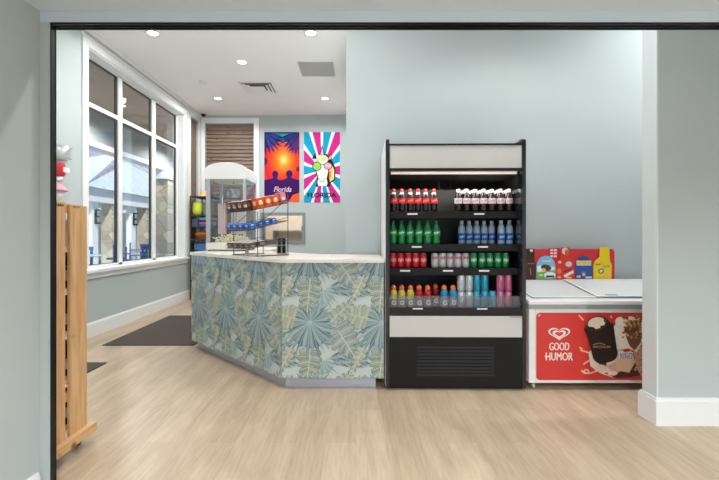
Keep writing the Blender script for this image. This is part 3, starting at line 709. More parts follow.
# ================================================================== DRINKS COOLER
CW = 1.115
cl = empty('drinks_cooler', (.791, 3.25, 0), -math.radians(.8)); tag(cl, 'tall black open front drinks cooler with blank white sign panels', 'cooler')
hx = CW/2
def side(x0, x1, outx):
    pr = [(0,.02),(.72,.02),(.72,2.0),(.03,2.0),(0,1.985)]
    MB().prism_yz(pr, x0, x1).build('side_panel', M['cooler_in'], cl)
    if outx > 0: MB().box(x0-.002, x0-.0002, .03, .638, .64, 1.74).build('polished_liner', M['mirror_in'], cl)
    MB().prism_yz([(.02,.03),(.725,.03),(.725,2.0),(.03,2.0)], *sorted((outx, outx+(.004 if outx > 0 else -.004)))).build('outer_skin', M['white'], cl)
side(-hx+.004, -hx+.032, -hx+.004); side(hx-.032, hx-.004, hx-.004)
MB().box(-hx+.032, hx-.032, .64, .72, .02, 1.96).build('back_panel', M['perf'], cl)
MB().box(-hx+.032, hx-.032, .04, .64, 1.94, 1.96).build('roof_panel', M['black'], cl)
MB().box(-hx+.032, hx-.032, .0, .03, 1.945, 1.958).build('top_bar', M['black'], cl)
MB().box(-hx+.034, hx-.034, .008, .028, 1.763, 1.945).build('sign_panel', M['sign'], cl, .002)
MB().box(-hx+.032, hx-.032, .0, .05, 1.742, 1.763).build('canopy_lip', M['black'], cl)
MB().tube([(-hx+.05,.075,1.737),(hx-.05,.075,1.737)], .013, 10).build('light_tube', M['tubelight'], cl)
b = MB(); b.prism_yz([(.06,1.755),(.30,1.70),(.64,1.66),(.64,1.69),(.30,1.72),(.06,1.765)], -hx+.033, hx-.033); b.build('air_canopy', M['softblack'], cl)
MB().tube([(-.08,.30,1.71),(-.075,.29,1.64),(-.04,.285,1.615),(0,.285,1.62),(.02,.29,1.65),(.02,.30,1.71)], .003, 6).build('cord', M['black'], cl)
MB().tube([(hx-.09,.03,1.96),(hx-.02,.03,1.998)], .004, 6).build('brace', M['alu'], cl)
shelf_z = [1.4244, 1.155, .959]
tagx = {1.4244: (-.33, .215), 1.155: (-.295, .245), .959: (-.39, -.04, .255)}
for z in shelf_z:
    b = MB(); b.box(-hx+.034, hx-.034, .120, .638, z-.018, z); b.box(-hx+.034, hx-.034, .107, .120, z-.055, z+.002)
    s = b.build('shelf', M['softblack'], cl)
    for x in tagx[z]:
        MB().box(x-.041, x+.041, .103, .107, z-.027, z-.014).build('price_tag', M['white'], s)
b = MB(); b.box(-hx+.034, hx-.034, .05, .638, .60, .636); b.box(-hx+.032, hx-.032, .006, .05, .592, .652)
s = b.build('deck', M['black'], cl)
for x in (-.30, .21): MB().box(x-.040, x+.040, .0025, .006, .641, .651).build('price_tag', M['white'], s)
MB().box(hx-.13, hx-.04, -.003, .0, .578, .592).build('thermometer_strip', M['grey'], cl)
MB().box(-hx+.034, hx-.034, .032, .036, .6365, .745).build('guard_rail', M['acrylic'], cl)
MB().box(-hx+.034, hx-.034, .0, .05, .422, .588).build('front_panel', M['sign'], cl, .002)
MB().box(-hx+.032, hx-.032, .012, .05, .40, .60).build('panel_backing', M['black'], cl)
b = MB(); b.box(-hx+.032, hx-.032, .0, .03, .03, .402)
b.build('lower_panel', M['softblack'], cl, .003)
b = MB()
for k in range(9):
    z = .115+k*.027; b.prism_yz([(-.007,z),(.0,z+.006),(.0,z+.016),(-.001,z+.016)], -.31, .30)
b.build('grille', M['softblack'], cl)
MB().box(-hx+.02, hx-.02, .04, .70, 0, .03).build('base', M['black'], cl)
la = bpy.data.lights.new('cooler_lamp', 'AREA'); la.energy = 2.2; la.shape = 'RECTANGLE'; la.size = .98; la.size_y = .03; la.color = (1, .95, .88)
lo = bpy.data.objects.new('lamp', la); COL.objects.link(lo); lo.location = (.79, 3.335, 1.715); lo.rotation_euler = (math.radians(38), 0, 0)

def liquid(name, c, rough=.12): return P(name, c, rough, vary=0, spec=.6)
def bottle(name, h, r, body, cap, label, lab_col, band, style):
    root = None
    if style == 'soda':
        prof = [(r*.72,0),(r*.9,.004*h/.2),(r*.93,.02),(r*.86,h*.22),(r*.98,h*.34),(r,h*.40),(r,h*.58),(r*.94,h*.64),(r*.62,h*.78),(r*.40,h*.88),(r*.38,h*.92)]
        lz = (h*.36, h*.60)
    elif style == 'water':
        prof = [(r*.8,0),(r*.96,.006),(r*.96,h*.1),(r*.9,h*.14),(r*.97,h*.18),(r*.97,h*.60),(r*.9,h*.64),(r*.96,h*.68),(r*.6,h*.82),(r*.38,h*.88),(r*.37,h*.93)]
        lz = (h*.16, h*.46)
    else:       # sports drink: squat with waist
        prof = [(r*.85,0),(r*.98,.008),(r,h*.12),(r*1.0,h*.38),(r*.86,h*.44),(r*.86,h*.48),(r,h*.55),(r*.98,h*.66),(r*.72,h*.77),(r*.55,h*.82)]
        lz = (h*.06, h*.40)
    o = MB().lathe(prof, n=18).build(name, body)
    if label:
        lr = r*1.012
        b = MB().lathe([(lr,lz[0]),(lr,lz[1])], n=18, caps=False)
        lb = b.build('label', label, o)
        b = MB()
        if style == 'sport':       # a pale letter G with a small bolt
            A = Art(b, (0,-lr-.0008,(lz[0]+lz[1])/2), (1,0,0), (0,0,1), (0,-1,0), .0001)
            A.text('G', -.001, 0, (lz[1]-lz[0])*.62, lab_col, None, .05); A.poly([(.004,.012),(.010,.012),(.004,-.002),(.008,-.002),(-.002,-.016),(.002,-.003),(-.001,-.003)], band)
            b.build('logo', M['print'], lb)
        else:
            n_ = 7
            for k in range(n_):      # curved script-like mark wrapped on the label
                a0 = -PI/2-.75+1.5*k/n_; a1 = a0+1.5/n_*.8; zm = (lz[0]+lz[1])/2+.004*math.sin(k*2.2)+.003*(k-3)*.4; hh = (lz[1]-lz[0])*(.13+.07*(k%3==0))
                b.poly([(lr*1.012*math.cos(a),lr*1.012*math.sin(a),z) for a, z in ((a0,zm-hh),(a1,zm-hh+.002),(a1,zm+hh),(a0,zm+hh-.002))], lab_col)
            b.build('logo', M['print'], lb)
    top = prof[-1][1]
    if style == 'sport':
        MB().lathe([(r*.62,top-.004),(r*.66,top),(r*.66,h*.93),(r*.45,h*.95),(r*.40,h)], n=16).build('cap', cap, o)
    else:
        MB().lathe([(r*.45,top-.012),(r*.47,top-.010),(r*.47,h),(r*.42,h+.001)], n=14).build('cap', cap, o)
    if style == 'soda' and name == 'cola_bottle':
        MB().lathe([(r*.66,h*.77),(r*.44,h*.875)], n=16, caps=False).build('pale_neck', P('neck_pale', (222,206,202), .4), o)  # pale band of colour around the cola bottle's neck
    return o
def place(proto, first, pts, z, labels, cat, group, rz=None):
    for k, ((x, y), lab) in enumerate(zip(pts, labels)):
        o = proto if k == 0 else copy_tree(proto)
        o.location = (x, y, z); o.rotation_euler = (0, 0, (rz if rz is not None else 0)+random.uniform(-.12,.12))
        tag(o, lab, cat, group)
def seq(n): return ['leftmost'] + [ordn[i]+' from the left' for i in range(1, n-1)] + ['rightmost']
YS = 3.425
px = [393.6,401.8,410.2,418,425.6,433.9]
pr = bottle('cola_bottle', .190, .0315, liquid('cola', (34,16,12)), P('redcap', (206,40,38)), P('cola_label', (206,46,46)), (226,150,140), None, 'soda')
place(pr, 0, [(at(p,YS),YS) for p in px], 1.4249, ['cola bottle with red label and cap, %s in the top left row'%s for s in seq(6)], 'bottle', 'cola bottles on the top cooler shelf')
px = [458.2,466.5,475,483.4,491.8,500.4,509.0]
pr = bottle('diet_cola_bottle', .188, .0325, liquid('dietcola', (34,18,16)), P('whitecap', (232,232,230)), P('diet_label', (206,198,202), .3), (204,110,132), None, 'soda')
pts = []; labs = []
rown = ['front', 'second', 'third', 'fourth']
for r_ in range(4):
    for k, p in enumerate(px):
        x = at(p, YS)
        if k == 0 and r_: continue
        pts.append((x-.0005*r_, YS+.0665*r_)); labs.append('diet cola bottle with silver label, %s, %s row on top shelf'%(seq(7)[k], rown[r_]))
place(pr, 0, pts, 1.4249, labs, 'bottle', 'diet cola bottles on the top cooler shelf')
px = [393,401.4,410,418.8,427.6,436.2]
pr = bottle('lime_soda_bottle', .198, .0340, liquid('green_soda', (14,132,70), .15), P('greencap', (20,110,62)), P('green_label', (16,146,76)), (226,240,226), None, 'soda')
place(pr, 0, [(at(p,YS),YS) for p in px], 1.1555, ['green lemon lime soda bottle, %s on the second shelf'%s for s in seq(6)], 'bottle', 'green soda bottles on the second cooler shelf')
px = [461.5,469,476.5,484,491.5,501.0,509.2]
pr = bottle('water_bottle', .198, .0315, liquid('water_plastic', (150,180,206), .12), P('watercap', (196,210,222)), P('water_label', (20,82,168)), (170,204,236), None, 'water')
place(pr, 0, [(at(p, YS+(.07 if k < 5 else 0)), YS+(.07 if k < 5 else 0)) for k, p in enumerate(px)], 1.1555, ['water bottle with blue label, %s on the second shelf'%s for s in seq(7)], 'bottle', 'water bottles on the second cooler shelf')
# cans
def can(name, h, r, body_c, art_c, style):
    prof = [(r*.80,0),(r,.010),(r,h*.90),(r*.84,h*.965),(r*.86,h*.985),(r*.84,h),(r*.80,h),(r*.78,h-.004)]
    o = MB().lathe(prof, n=20).build(name, P(name+'_body', body_c, .28, vary=0, metal=.25))
    MB().lathe([(r*.87,h*.975),(r*.87,h),(r*.80,h+.0008),(r*.80,h-.003),(0.001,h-.003)], n=20).build('lid', M['alu'], o)
    b = MB(); R = r*1.01
    for k in range(6):
        a0 = -PI/2-.8+1.6*k/6; a1 = a0+1.6/6*.75
        if style == 'script': z0, z1 = h*.5+.006*math.sin(k*2)-.008, h*.5+.006*math.sin(k*2.6)+.016
        elif style == 'band': z0, z1 = h*.60, h*.60+.020+.004*(k%2)
        else: z0, z1 = h*.12+.008*((k*7)%5), h*.88-.010*((k*5)%4)
        if style == 'tall':
            if k%2: continue
        b.poly([(R*math.cos(a),R*math.sin(a),z) for a, z in ((a0,z0),(a1,z0),(a1,z1),(a0,z1))], art_c)
    b.build('printed_mark', M['print'], o)
    return o
for px, nm, bc, ac, st, word in (([393,400.4,407.9,415.5,423],'red_soda_can',(206,32,46),(236,190,190),'script','red soda can'),
        ([434.8,442.4,450,457.7,465.4],'silver_soda_can',(202,202,206),(190,50,90),'band','silver crimson-banded soda can'),
        ([473.3,481.7,489.4,497.3,505.1],'green_soda_can',(20,140,82),(214,236,220),'script','green soda can')):
    pr = can(nm, .121, .0312, bc, ac, st)
    place(pr, 0, [(at(p,YS),YS) for p in px], .9595, ['%s, %s of its colour on the third shelf'%(word, s) for s in seq(5)], 'can', word.split()[0]+' cans on the third cooler shelf')
# sports drinks
YD = 3.385
orange = P('orangecap', (238,112,52))
glab = P('sport_label', (128,134,138), .35)
sx = [393.5,401.6,410.4,419,427.6,435.6,444.2,453]
cols = ['y','y','y','r','r','d','b','b']
pro = {'y': bottle('sports_drink', .182, .0325, liquid('yellow_drink', (198,184,70), .15), orange, glab, (250,250,250), (236,150,90), 'sport'),
       'r': bottle('sports_drink', .182, .0325, liquid('red_drink', (170,34,40), .15), orange, glab, (250,250,250), (236,150,90), 'sport'),
       'b': bottle('sports_drink', .182, .0325, liquid('blue_drink', (22,132,184), .15), orange, glab, (250,250,250), (236,150,90), 'sport')}
used = set()
nm = ['yellow sports drink bottle with orange cap, leftmost on the bottom deck','yellow sports drink bottle, second of three beside the left cooler wall','yellow sports drink bottle, third, standing next to a red one','red sports drink bottle standing next to a yellow one','red sports drink bottle in the middle of the three red ones','red sports drink bottle set back in the shade beside the blue ones','blue sports drink bottle with orange cap beside the set back red one','blue sports drink bottle beside the silver cans']
for k, (p, c) in enumerate(zip(sx, cols)):
    kk = 'r' if c == 'd' else c; y = YD + (.09 if c == 'd' else 0)
    o = pro[kk] if kk not in used else copy_tree(pro[kk]); used.add(kk)
    o.location = (at(p, y), y, .6365); tag(o, nm[k], 'bottle', {'y':'yellow','r':'red','b':'blue'}[kk]+' sports drinks on the bottom deck')
def tallrow(name, bc, ac, pxs, word, grp):
    pr = can(name, .1315, .0315, bc, ac, 'tall'); first = True
    for k, p in enumerate(pxs):
        for lev in ((0, 1) if not (name == 'blue_tall_can' and k == 2) else (0,)):
            o = pr if first else copy_tree(pr); first = False
            o.location = (at(p, YD+.005), YD+.005, .6365+lev*.1323); o.rotation_euler = (0,0,random.uniform(-.2,.2))
            pos = ('left', 'second', 'third')[k]
            if name == 'blue_tall_can' and k == 2: lab = 'single blue tall can with nothing stacked on it, bottom deck'
            elif name == 'pink_tall_can' and k == 2: lab = 'pink tall can %s of the shaded pair against the right cooler wall'%('on top' if lev else 'at the bottom')
            else: lab = '%s tall can, %s of the %s stack on the bottom deck'%(word, 'top' if lev else 'bottom', pos)
            tag(o, lab, 'can', grp)
tallrow('silver_tall_can', (196,204,208), (150,160,166), [461,468.9], 'silver', 'silver tall cans on the bottom deck')
tallrow('blue_tall_can', (38,160,188), (20,104,140), [476.6,484.4,492.2], 'blue', 'blue tall cans on the bottom deck')
tallrow('pink_tall_can', (206,112,152), (150,60,100), [500,507.9], 'pink', 'pink tall cans on the bottom deck')

# ================================================================== ICE CREAM FREEZER
FX0, FX1, FY0, FY1 = 1.372, 2.80, 3.25, 3.92
fz = empty('ice_cream_freezer', (FX0, FY0, 0)); tag(fz, 'white chest freezer with red ice cream graphic and glass lids', 'freezer')
FWd, FDp = FX1-FX0, FY1-FY0
# hollow cabinet
b = MB()
b.prism_yz([(0,.057),(FDp,.057),(FDp,.75),(0,.645)], 0, .05); b.prism_yz([(0,.057),(FDp,.057),(FDp,.75),(0,.645)], FWd-.05, FWd)
b.box(.05, FWd-.05, 0, .05, .057, .645); b.box(.05, FWd-.05, FDp-.05, FDp, .057, .75); b.box(.05, FWd-.05, .05, FDp-.05, .057, .30)
b.build('cabinet', M['white'], fz, .006)
MB().prism_yz([(-.004,.645),(0.05,.645),(0.05,.690),(-.004,.685)], -.003, FWd+.003).build('grey_band', M['grey'], fz)
top = lambda y: .7125 + (y/FDp)*.097
def ramp(x0, x1, y0, y1, t0, t1): return MB().prism_yz([(y0, top(y0)+t0), (y1, top(y1)+t0), (y1, top(y1)+t1), (y0, top(y0)+t1)], x0, x1)
b = MB()
for q in ((-.006,FWd+.006,-.012,.06), (-.006,FWd+.006,FDp-.07,FDp), (-.006,.05,.06,FDp-.07), (FWd-.05,FWd+.006,.06,FDp-.07)):
    r = ramp(*q, -.03, 0); b.v and None
    o_ = len(b.v); b.v += r.v; b.f += [tuple(i+o_ for i in f) for f in r.f]; b.c += r.c; b.sm += r.sm
b.build('top_rim', M['white'], fz, .004)
mid = .58
for (x0, x1, t) in ((.05, mid+.03, .001), (mid-.01, FWd-.05, .009)):
    ld = ramp(x0, x1, .06, FDp-.07, t, t+.005).build('glass_lid', M['lidglass'], fz)
    b = MB()
    for q in ((x0,x0+.02,.06,FDp-.07),(x1-.022,x1,.06,FDp-.07),(x0+.02,x1-.022,.06,.085),(x0+.02,x1-.022,FDp-.095,FDp-.07)):
        r = ramp(*q, t-.0005, t+.0075); o_ = len(b.v); b.v += r.v; b.f += [tuple(i+o_ for i in f) for f in r.f]; b.c += r.c; b.sm += r.sm
    b.build('lid_frame', P('lidframe', (228,230,230), .4), ld)
    if t > .005: ramp(x0+.10, x0+.19, .088, .108, t+.0055, t+.012).build('lid_handle', M['grey'], ld)
MB().box(.06, FWd-.06, .06, FDp-.06, .55, .56).build('basket', P('basketwhite', (240,242,244), .5), fz)
b = MB()
for x, y in ((.05,.05),(FWd-.05,.05),(.05,FDp-.06),(FWd-.05,FDp-.06)):
    c_ = MB(); c_.box(x-.012,x+.012,y-.012,y+.012,.03,.058); c_.T = Matrix()
    c_.prism_yz([(y+.022*math.cos(t),.022+.022*math.sin(t)) for t in [2*PI*k/14 for k in range(14)]], x-.01, x+.01); c_.build('caster', M['alu'], fz)
b = MB()
A = Art(b, (0,-.0035,0), (1,0,0), (0,0,1), (0,-1,0), .00006, (.055, 1.38, .083, .617))
A.rrect(.055, 1.38, .083, .617, .03, (212,56,50), (1,0,0,1))
# pixel -> panel coordinates
def fp(x, y): return (at(x, FY0)-FX0, zat(y, FY0))
WHT = (240,222,214)
def heart(cx, cy, sx, sy, c, dy=0):
    pts = []
    for k in range(40):
        t = 2*PI*k/40; x = 16*math.sin(t)**3; y = 13*math.cos(t)-5*math.cos(2*t)-2*math.cos(3*t)-math.cos(4*t)
        y = max(y, -15)
        pts.append((cx+sx*x/16, cy+sy*(y+2)/14+dy))
    # fan of triangles keeps the notch clean
    for i in range(40): A.poly([(cx,cy+dy), pts[i], pts[(i+1)%40]], c, i == 0)
cx, cy = fp(559, 334)
RED = (212,56,50)
heart(cx, cy, .087, .050, WHT); heart(cx, cy, .072, .038, (150,64,84), .001); heart(cx, cy, .054, .034, WHT, -.003); heart(cx, cy, .033, .019, RED, -.001)
u, v = fp(559, 346.3); [A.text('GOOD', u+d_, v, .061, WHT, .156) for d_ in (-.002, 0, .002)]
u, v = fp(559, 356.3); [A.text('HUMOR', u+d_, v, .063, WHT, .212) for d_ in (-.002, 0, .002)]
u, v = fp(546.3, 356.4); A.rect(u-.014, u+.014, v-.006, v+.006, WHT)
# splashes of cream
CR = (238,214,196)
def blob(pts, c): A.poly([fp(*p) for p in pts], c)
def stroke(pts, w, c): A.line([fp(*p) for p in pts], w, c)
for pts in ([(578.5,315),(583,320)],[(610,315.5),(611.5,318)],[(636,315.5),(639,319)],[(580,350),(590,353)],[(583,364),(592,358)],[(581,370),(584,373),(590,373),(598,370)],[(582,349),(579,347)],[(538,316),(540,314.5)]): stroke(pts, .012, (240,190,160))
A.ell(*fp(586,371), .022, .018, (236,196,178)); A.ell(*fp(586,371), .012, .009, RED)
for c in (((588,352),(592,349),(600,352),(622,350),(634,362),(628,374),(612,377),(600,373),(590,366)),): blob(c, CR)
blob([(604,373),(614,370),(628,366),(634,362),(644,365),(644,374),(630,377),(616,378)], (74,44,38))
blob([(598,362),(606,360),(606,366),(600,367)], (84,52,42)); blob([(606,366),(618,360),(626,368),(614,374)], (222,170,142))
A.ell(*fp(600,368), .05, .03, (232,206,186)); A.ell(*fp(612,373), .04, .018, (240,220,204))
# pink crumb-coated bar at right
blob([(633,352),(641,340),(652,334),(652,380),(642,378),(636,368)], (206,150,136))
rr = random.Random(3)
for i in range(60):
    x = 634+rr.random()*16; y = 340+rr.random()*34
    if x > 634+ (357-y)*.3 or y > 352: A.ell(*fp(x,y), .009, .007, [(186,120,106),(224,176,158),(170,100,90)][i%3], 6)
# nutty cone
blob([(612,330),(617,318),(630,316),(642,320),(642,340),(636,352),(628,348),(616,350),(610,342)], (236,222,206))
A.ell(*fp(620,321), .045, .034, (240,232,220)); A.ell(*fp(614,331), .045, .042, (240,230,218)); A.ell(*fp(622,340), .04, .05, (238,226,212))
blob([(623,330),(628,320),(640,320),(641,338),(634,350),(628,344)], (112,66,50)); blob([(628,334),(640,330),(640,342),(634,350),(629,346)], (128,78,62))
for i in range(70):
    x = 622+rr.random()*19; y = 316+rr.random()*22
    A.ell(*fp(x,y), .011, .009, [(196,140,76),(150,92,50),(222,172,104),(120,70,42)][i%4], 6)
blob([(612,355),(630,350),(634,362),(628,372),(616,370)], (222,184,150))
u, v = fp(625, 355.3); A.text('KING', u, v+.002, .056, (236,240,246), .112, .03); A.text('KING', u, v, .048, (70,128,190), .10, .02)
# chocolate bar with a bite
DKC = (42,28,26)
def rot_rr(cx, cy, w_, h_, r, ang, c, top_r=None):
    pts = []
    for (sx_, sy_, a0) in ((-1,-1,PI),(1,-1,1.5*PI),(1,1,0),(-1,1,.5*PI)):
        rr_ = r if sy_ < 0 else (top_r or r)
        for t in range(7): pts.append((sx_*(w_/2-rr_)+rr_*math.cos(a0+t*PI/12), sy_*(h_/2-rr_)+rr_*math.sin(a0+t*PI/12)))
    ca, sa = math.cos(ang), math.sin(ang)
    A.poly([(cx+x*ca-y*sa, cy+x*sa+y*ca) for x, y in pts], c)
u, v = fp(600.5, 339); rot_rr(u, v, .200, .375, .07, math.radians(14), DKC, .10)
blob([(583,329),(590,321),(598,327),(612,322),(616,350),(612,360),(600,360),(594,350)], DKC)
A.ell(*fp(594.8,323.6), .082, .055, (66,42,36), 20, .2); A.ell(*fp(595.5,322.6), .070, .046, (236,218,192), 20, .2)
A.ell(*fp(601.5,326.5), .020, .012, (56,36,32)); A.ell(*fp(589,328.5), .04, .018, (50,32,30)); A.ell(*fp(604,320), .012, .015, (90,60,48)); A.ell(*fp(586,323), .010, .014, (110,80,60))
u, v = fp(600.5, 346.3); A.text('MAGNUM', u, v, .020, (176,134,92), .135, .01)
A.line([fp(592,344),(fp(599,342.5)),(fp(604,344.2))], .006, (176,134,92))
b.build('graphic_panel', M['print'], fz)
b = MB(); b.box(-.0015, -.0003, .05, .60, .09, .62, (206,60,54)); b.build('side_graphic', M['print'], fz)

# standee at the freezer's back rim
YF = 3.885
sd = empty('ice_cream_standee', (2.0, YF, top(YF-FY0)+.004)); tag(sd, 'red cardboard ice cream display standing on the back of the freezer', 'display sign')
z0s = sd.location.z
def sp(x, y): return (at(x, YF)-2.0, zat(y, YF)-z0s)
bx0, bx1 = sp(513,0)[0], sp(614.5,0)[0]; bh = sp(0,249)[1]
b = MB()
pts = [(bx0,0),(bx1,0),(bx1,bh-.03)] + [(bx1-.03+.03*math.cos(t), bh-.03+.03*math.sin(t)) for t in (PI/8,PI/4,3*PI/8)] + [(bx1-.03,bh)]
tx0, tx1 = sp(548,0)[0], sp(560,0)[0]
pts += [(tx1,bh),(tx1,bh+.008),(tx0,bh+.008),(tx0,bh),(bx0,bh)]
b.prism_xz(pts, 0, .006, (216,58,66))
A = Art(b, (0,0,0), (1,0,0), (0,0,1), (0,-1,0), .0001)
for k, y in enumerate((250.2, 253.2, 256.2)):
    A.line([sp(550.4,y), sp(552.8,y)], .018, (240,220,220)); A.line([sp(553.6,y), sp(556.8,y)], .018, (240,220,220))
b.prism_xz([(bx0+.1,0),(bx0+.14,0),(bx0+.12,.15)], .006, .02, (200,200,200))
b.build('backboard', M['matteprint'], sd)
def cutout(pts, c, draw):
    P_ = [sp(*p) for p in pts]
    b = MB(); b.prism_xz(P_, -.012, -.007, c); A = Art(b, (0,-.012,0), (1,0,0), (0,0,1), (0,-1,0), .0001); draw(A); return b.build('cutout_panel', M['matteprint'], sd)
def archp(x0, x1, yb, yt):
    c = (x0+x1)/2; w_ = (x1-x0)/2
    return [(x0,yb),(x1,yb),(x1,yt+(yb-yt)*.5)] + [(c+w_*math.cos(t), yt+(yb-yt)*.5-(yb-yt)*.5*math.sin(t)) for t in [PI*k/12 for k in range(1,12)]] + [(x0,yt+(yb-yt)*.5)]
def bot(x0, x1, yb, ys, nx0, nx1, yt):
    return [(x0,yb),(x1,yb),(x1,ys+6),(x1-1.5,ys+2),(nx1+.3,ys-2),(nx1,yt+1),(nx1-.8,yt),(nx0+.8,yt),(nx0,yt+1),(nx0-.3,ys-2),(x0+1.5,ys+2),(x0,ys+6)]
def d1(A):
    A.ell(*sp(530.8,250.5), .016, .014, (238,226,208)); A.ell(*sp(528.6,252.5), .014, .018, (46,28,24)); A.line([sp(529.5,268),sp(530.5,275)], .008, (176,140,110)); A.line([sp(527,263.5),sp(534,263.5)], .008, (150,110,90))
cutout(bot(522,535.3,279.3,258,525,534,248.5), (72,42,38), d1)
def d2(A):
    A.poly([sp(536.2,279),sp(554.5,279),sp(554.5,268),sp(548,266),(sp(540,271)),sp(536.2,270)], (126,176,96))
    A.poly([sp(536.6,266),sp(544,264.5),sp(554,267),sp(554,270),sp(536.6,272)], (236,240,240)); A.ell(*sp(545.5,267.6), .050, .030, (98,62,52), 18, -.2); A.ell(*sp(543,269.5), .02, .014, (226,190,120)); A.ell(*sp(549,275), .055, .03, (240,240,240)); A.line([sp(545.5,276.3),sp(553.5,276.3)], .020, (44,56,92)); A.line([sp(538.5,275),sp(542,275)], .014, (224,236,180))
    A.line([sp(541.5,261),sp(550,261)], .010, (232,240,246))
cutout(archp(535.9,555,279.3,255.6), (126,190,222), d2)
def d3(A):
    A.ell(*sp(564.5,251), .030, .032, (238,214,190)); A.ell(*sp(566,252.5), .018, .03, (196,110,70)); A.ell(*sp(559,262), .018, .014, (236,196,180)); A.ell(*sp(568,264), .030, .026, (206,206,220)); A.poly([sp(563,275),sp(572.5,270),sp(573,273),sp(564,277.5)], (240,230,230)); A.line([sp(563,272),sp(571,268.5)], .012, (60,50,90)); A.ell(*sp(558.5,271), .02, .028, (238,120,80)); A.ell(*sp(558.5,277), .018, .01, (240,190,150)); A.ell(*sp(568,277.5), .03, .008, (250,220,120))
cutout(bot(555.5,574,279.3,260,560.2,569,247.4), (222,62,48), d3)
def d4(A):
    A.rect(*(sp(575.8,0)[0], sp(590.6,0)[0]), *(sp(0,265.5)[1], sp(0,260.5)[1]), (200,208,224)); 
    for x in (578.5,583.5,588.2): A.ell(*sp(x,262.3), .020, .020, (236,196,70))
    A.ell(*sp(583,272.5), .028, .02, (70,110,190)); A.ell(*sp(583,274.5), .014, .016, (226,190,90)); A.ell(*sp(578,276.5), .022, .012, (238,190,130)); A.line([sp(584.5,277.3),sp(591,277.3)], .018, (216,224,240))
cutout(archp(574.4,592,279.3,255.8), (56,84,150), d4)
def d5(A):
    A.ell(*sp(600.2,271), .026, .024, (40,50,60)); A.ell(*sp(600.2,271), .016, .015, (222,222,214)); A.line([sp(594.8,264.5),sp(600,264.3)], .016, (206,120,50)); A.line([sp(602,266.5),sp(608.5,266)], .022, (176,170,110)); A.ell(*sp(606,275), .022, .015, (240,190,150))
cutout(bot(592.6,611,279.3,259,599,608.6,247), (240,208,42), d5)

# ================================================================== MATS
o = MB().box(-2.82, -1.80, 4.55, 6.2, .0005, .009).build('floor_mat', M['mat'], bevel=.003); tag(o, 'dark brown floor mat lying along the left end of the counter', 'floor mat', 'dark floor mats')
o = MB().box(-3.15, -2.39, 2.6, 3.94, .0005, .009).build('floor_mat', M['mat'], bevel=.003); tag(o, 'dark brown floor mat partly hidden behind the wooden rack', 'floor mat', 'dark floor mats')

# ================================================================== PINE RACK
pk = empty('wooden_display_rack', (-1.6, 2.44, 0)); tag(pk, 'rolling pine board display rack at the left of the opening', 'display rack')
for x in (-.02, -.66):
    for y0, y1, zt in ((-.142, 0, 1.405), (-.322, -.182, 1.418), (-.49, -.362, 1.405)):
        o = MB().box(x, x+.02, y0, y1, .075, zt).build('side_board', M['pine'], pk, .003)
    for z in (.30, 1.36): MB().box(x+.02 if x < -.3 else x-.02, x+.04 if x < -.3 else x, -.49, -.01, z, z+.05).build('side_cleat', M['pine_h'], pk)
MB().box(.001, .040, -.49, .03, .060, .112).build('bottom_rail', M['pine_h'], pk, .003)
MB().box(-.69, -.662, -.49, .03, .060, .112).build('bottom_rail', M['pine_h'], pk, .003)
for z in (.12, .40, .66, .91, 1.15): MB().box(-.638, -.022, -.48, -.012, z, z+.02).build('shelf', M['paleshelf'], pk)
MB().box(-.638, -.021, -.48, -.004, 1.38, 1.404).build('top_board', M['pine_h'], pk)
for x in (-.04, -.62):
    for y in (-.03, -.45):
        b = MB(); b.box(x-.012,x+.024,y-.02,y+.02,.05,.062); b.prism_yz([(y+.024*math.cos(t),.025+.024*math.sin(t)) for t in [2*PI*k/14 for k in range(14)]], x-.004, x+.016); b.build('caster', M['black'], pk)
b = MB(); b.v = []; A = Art(b, (.0004, 0, 0), (0,1,0), (0,0,1), (1,0,0))
A.text('BAMA', -.235, 1.397, .017, (40,30,24), .085, .02); A.text('JACK', -.095, 1.393, .016, (66,50,36), .06, .01)
b.build('stamped_lettering', M['matteprint'], pk)
kk = 0
wine = P('dark_bottle', (24,34,30), .15, vary=0); 
desc = ['lowest', 'second lowest', 'middle', 'second highest', 'highest']
bp = None
for k, z in enumerate((.14, .42, .68, .93, 1.17)):
    y = -.046 if k != 4 else -.09
    if k != 4:
        if bp is None:
            bp = MB().lathe([(.032,0),(.035,.005),(.035,.12),(.03,.14),(.013,.155),(.012,.185)], n=14).build('glass_bottle', wine); o = bp
            MB().lathe([(.0355,.04),(.0355,.10)], n=14, caps=False).build('label', P('bottlelabel', (210,214,206)), o)
            MB().lathe([(.014,.18),(.014,.203)], n=10).build('cap', M['black'], o)
        else: o = copy_tree(bp)
        o.location = (-1.6-.085, 2.44+y, z+.0008); tag(o, 'dark glass bottle on the %s shelf of the pine rack'%desc[k], 'bottle', 'bottles in the pine rack')
    else:
        o = MB().box(-.03,.03,-.07,.07,0,.15).build('white_carton', M['white'], loc=(-1.70, 2.44+y, z+.0008)); tag(o, 'white carton on the highest shelf of the pine rack', 'carton')

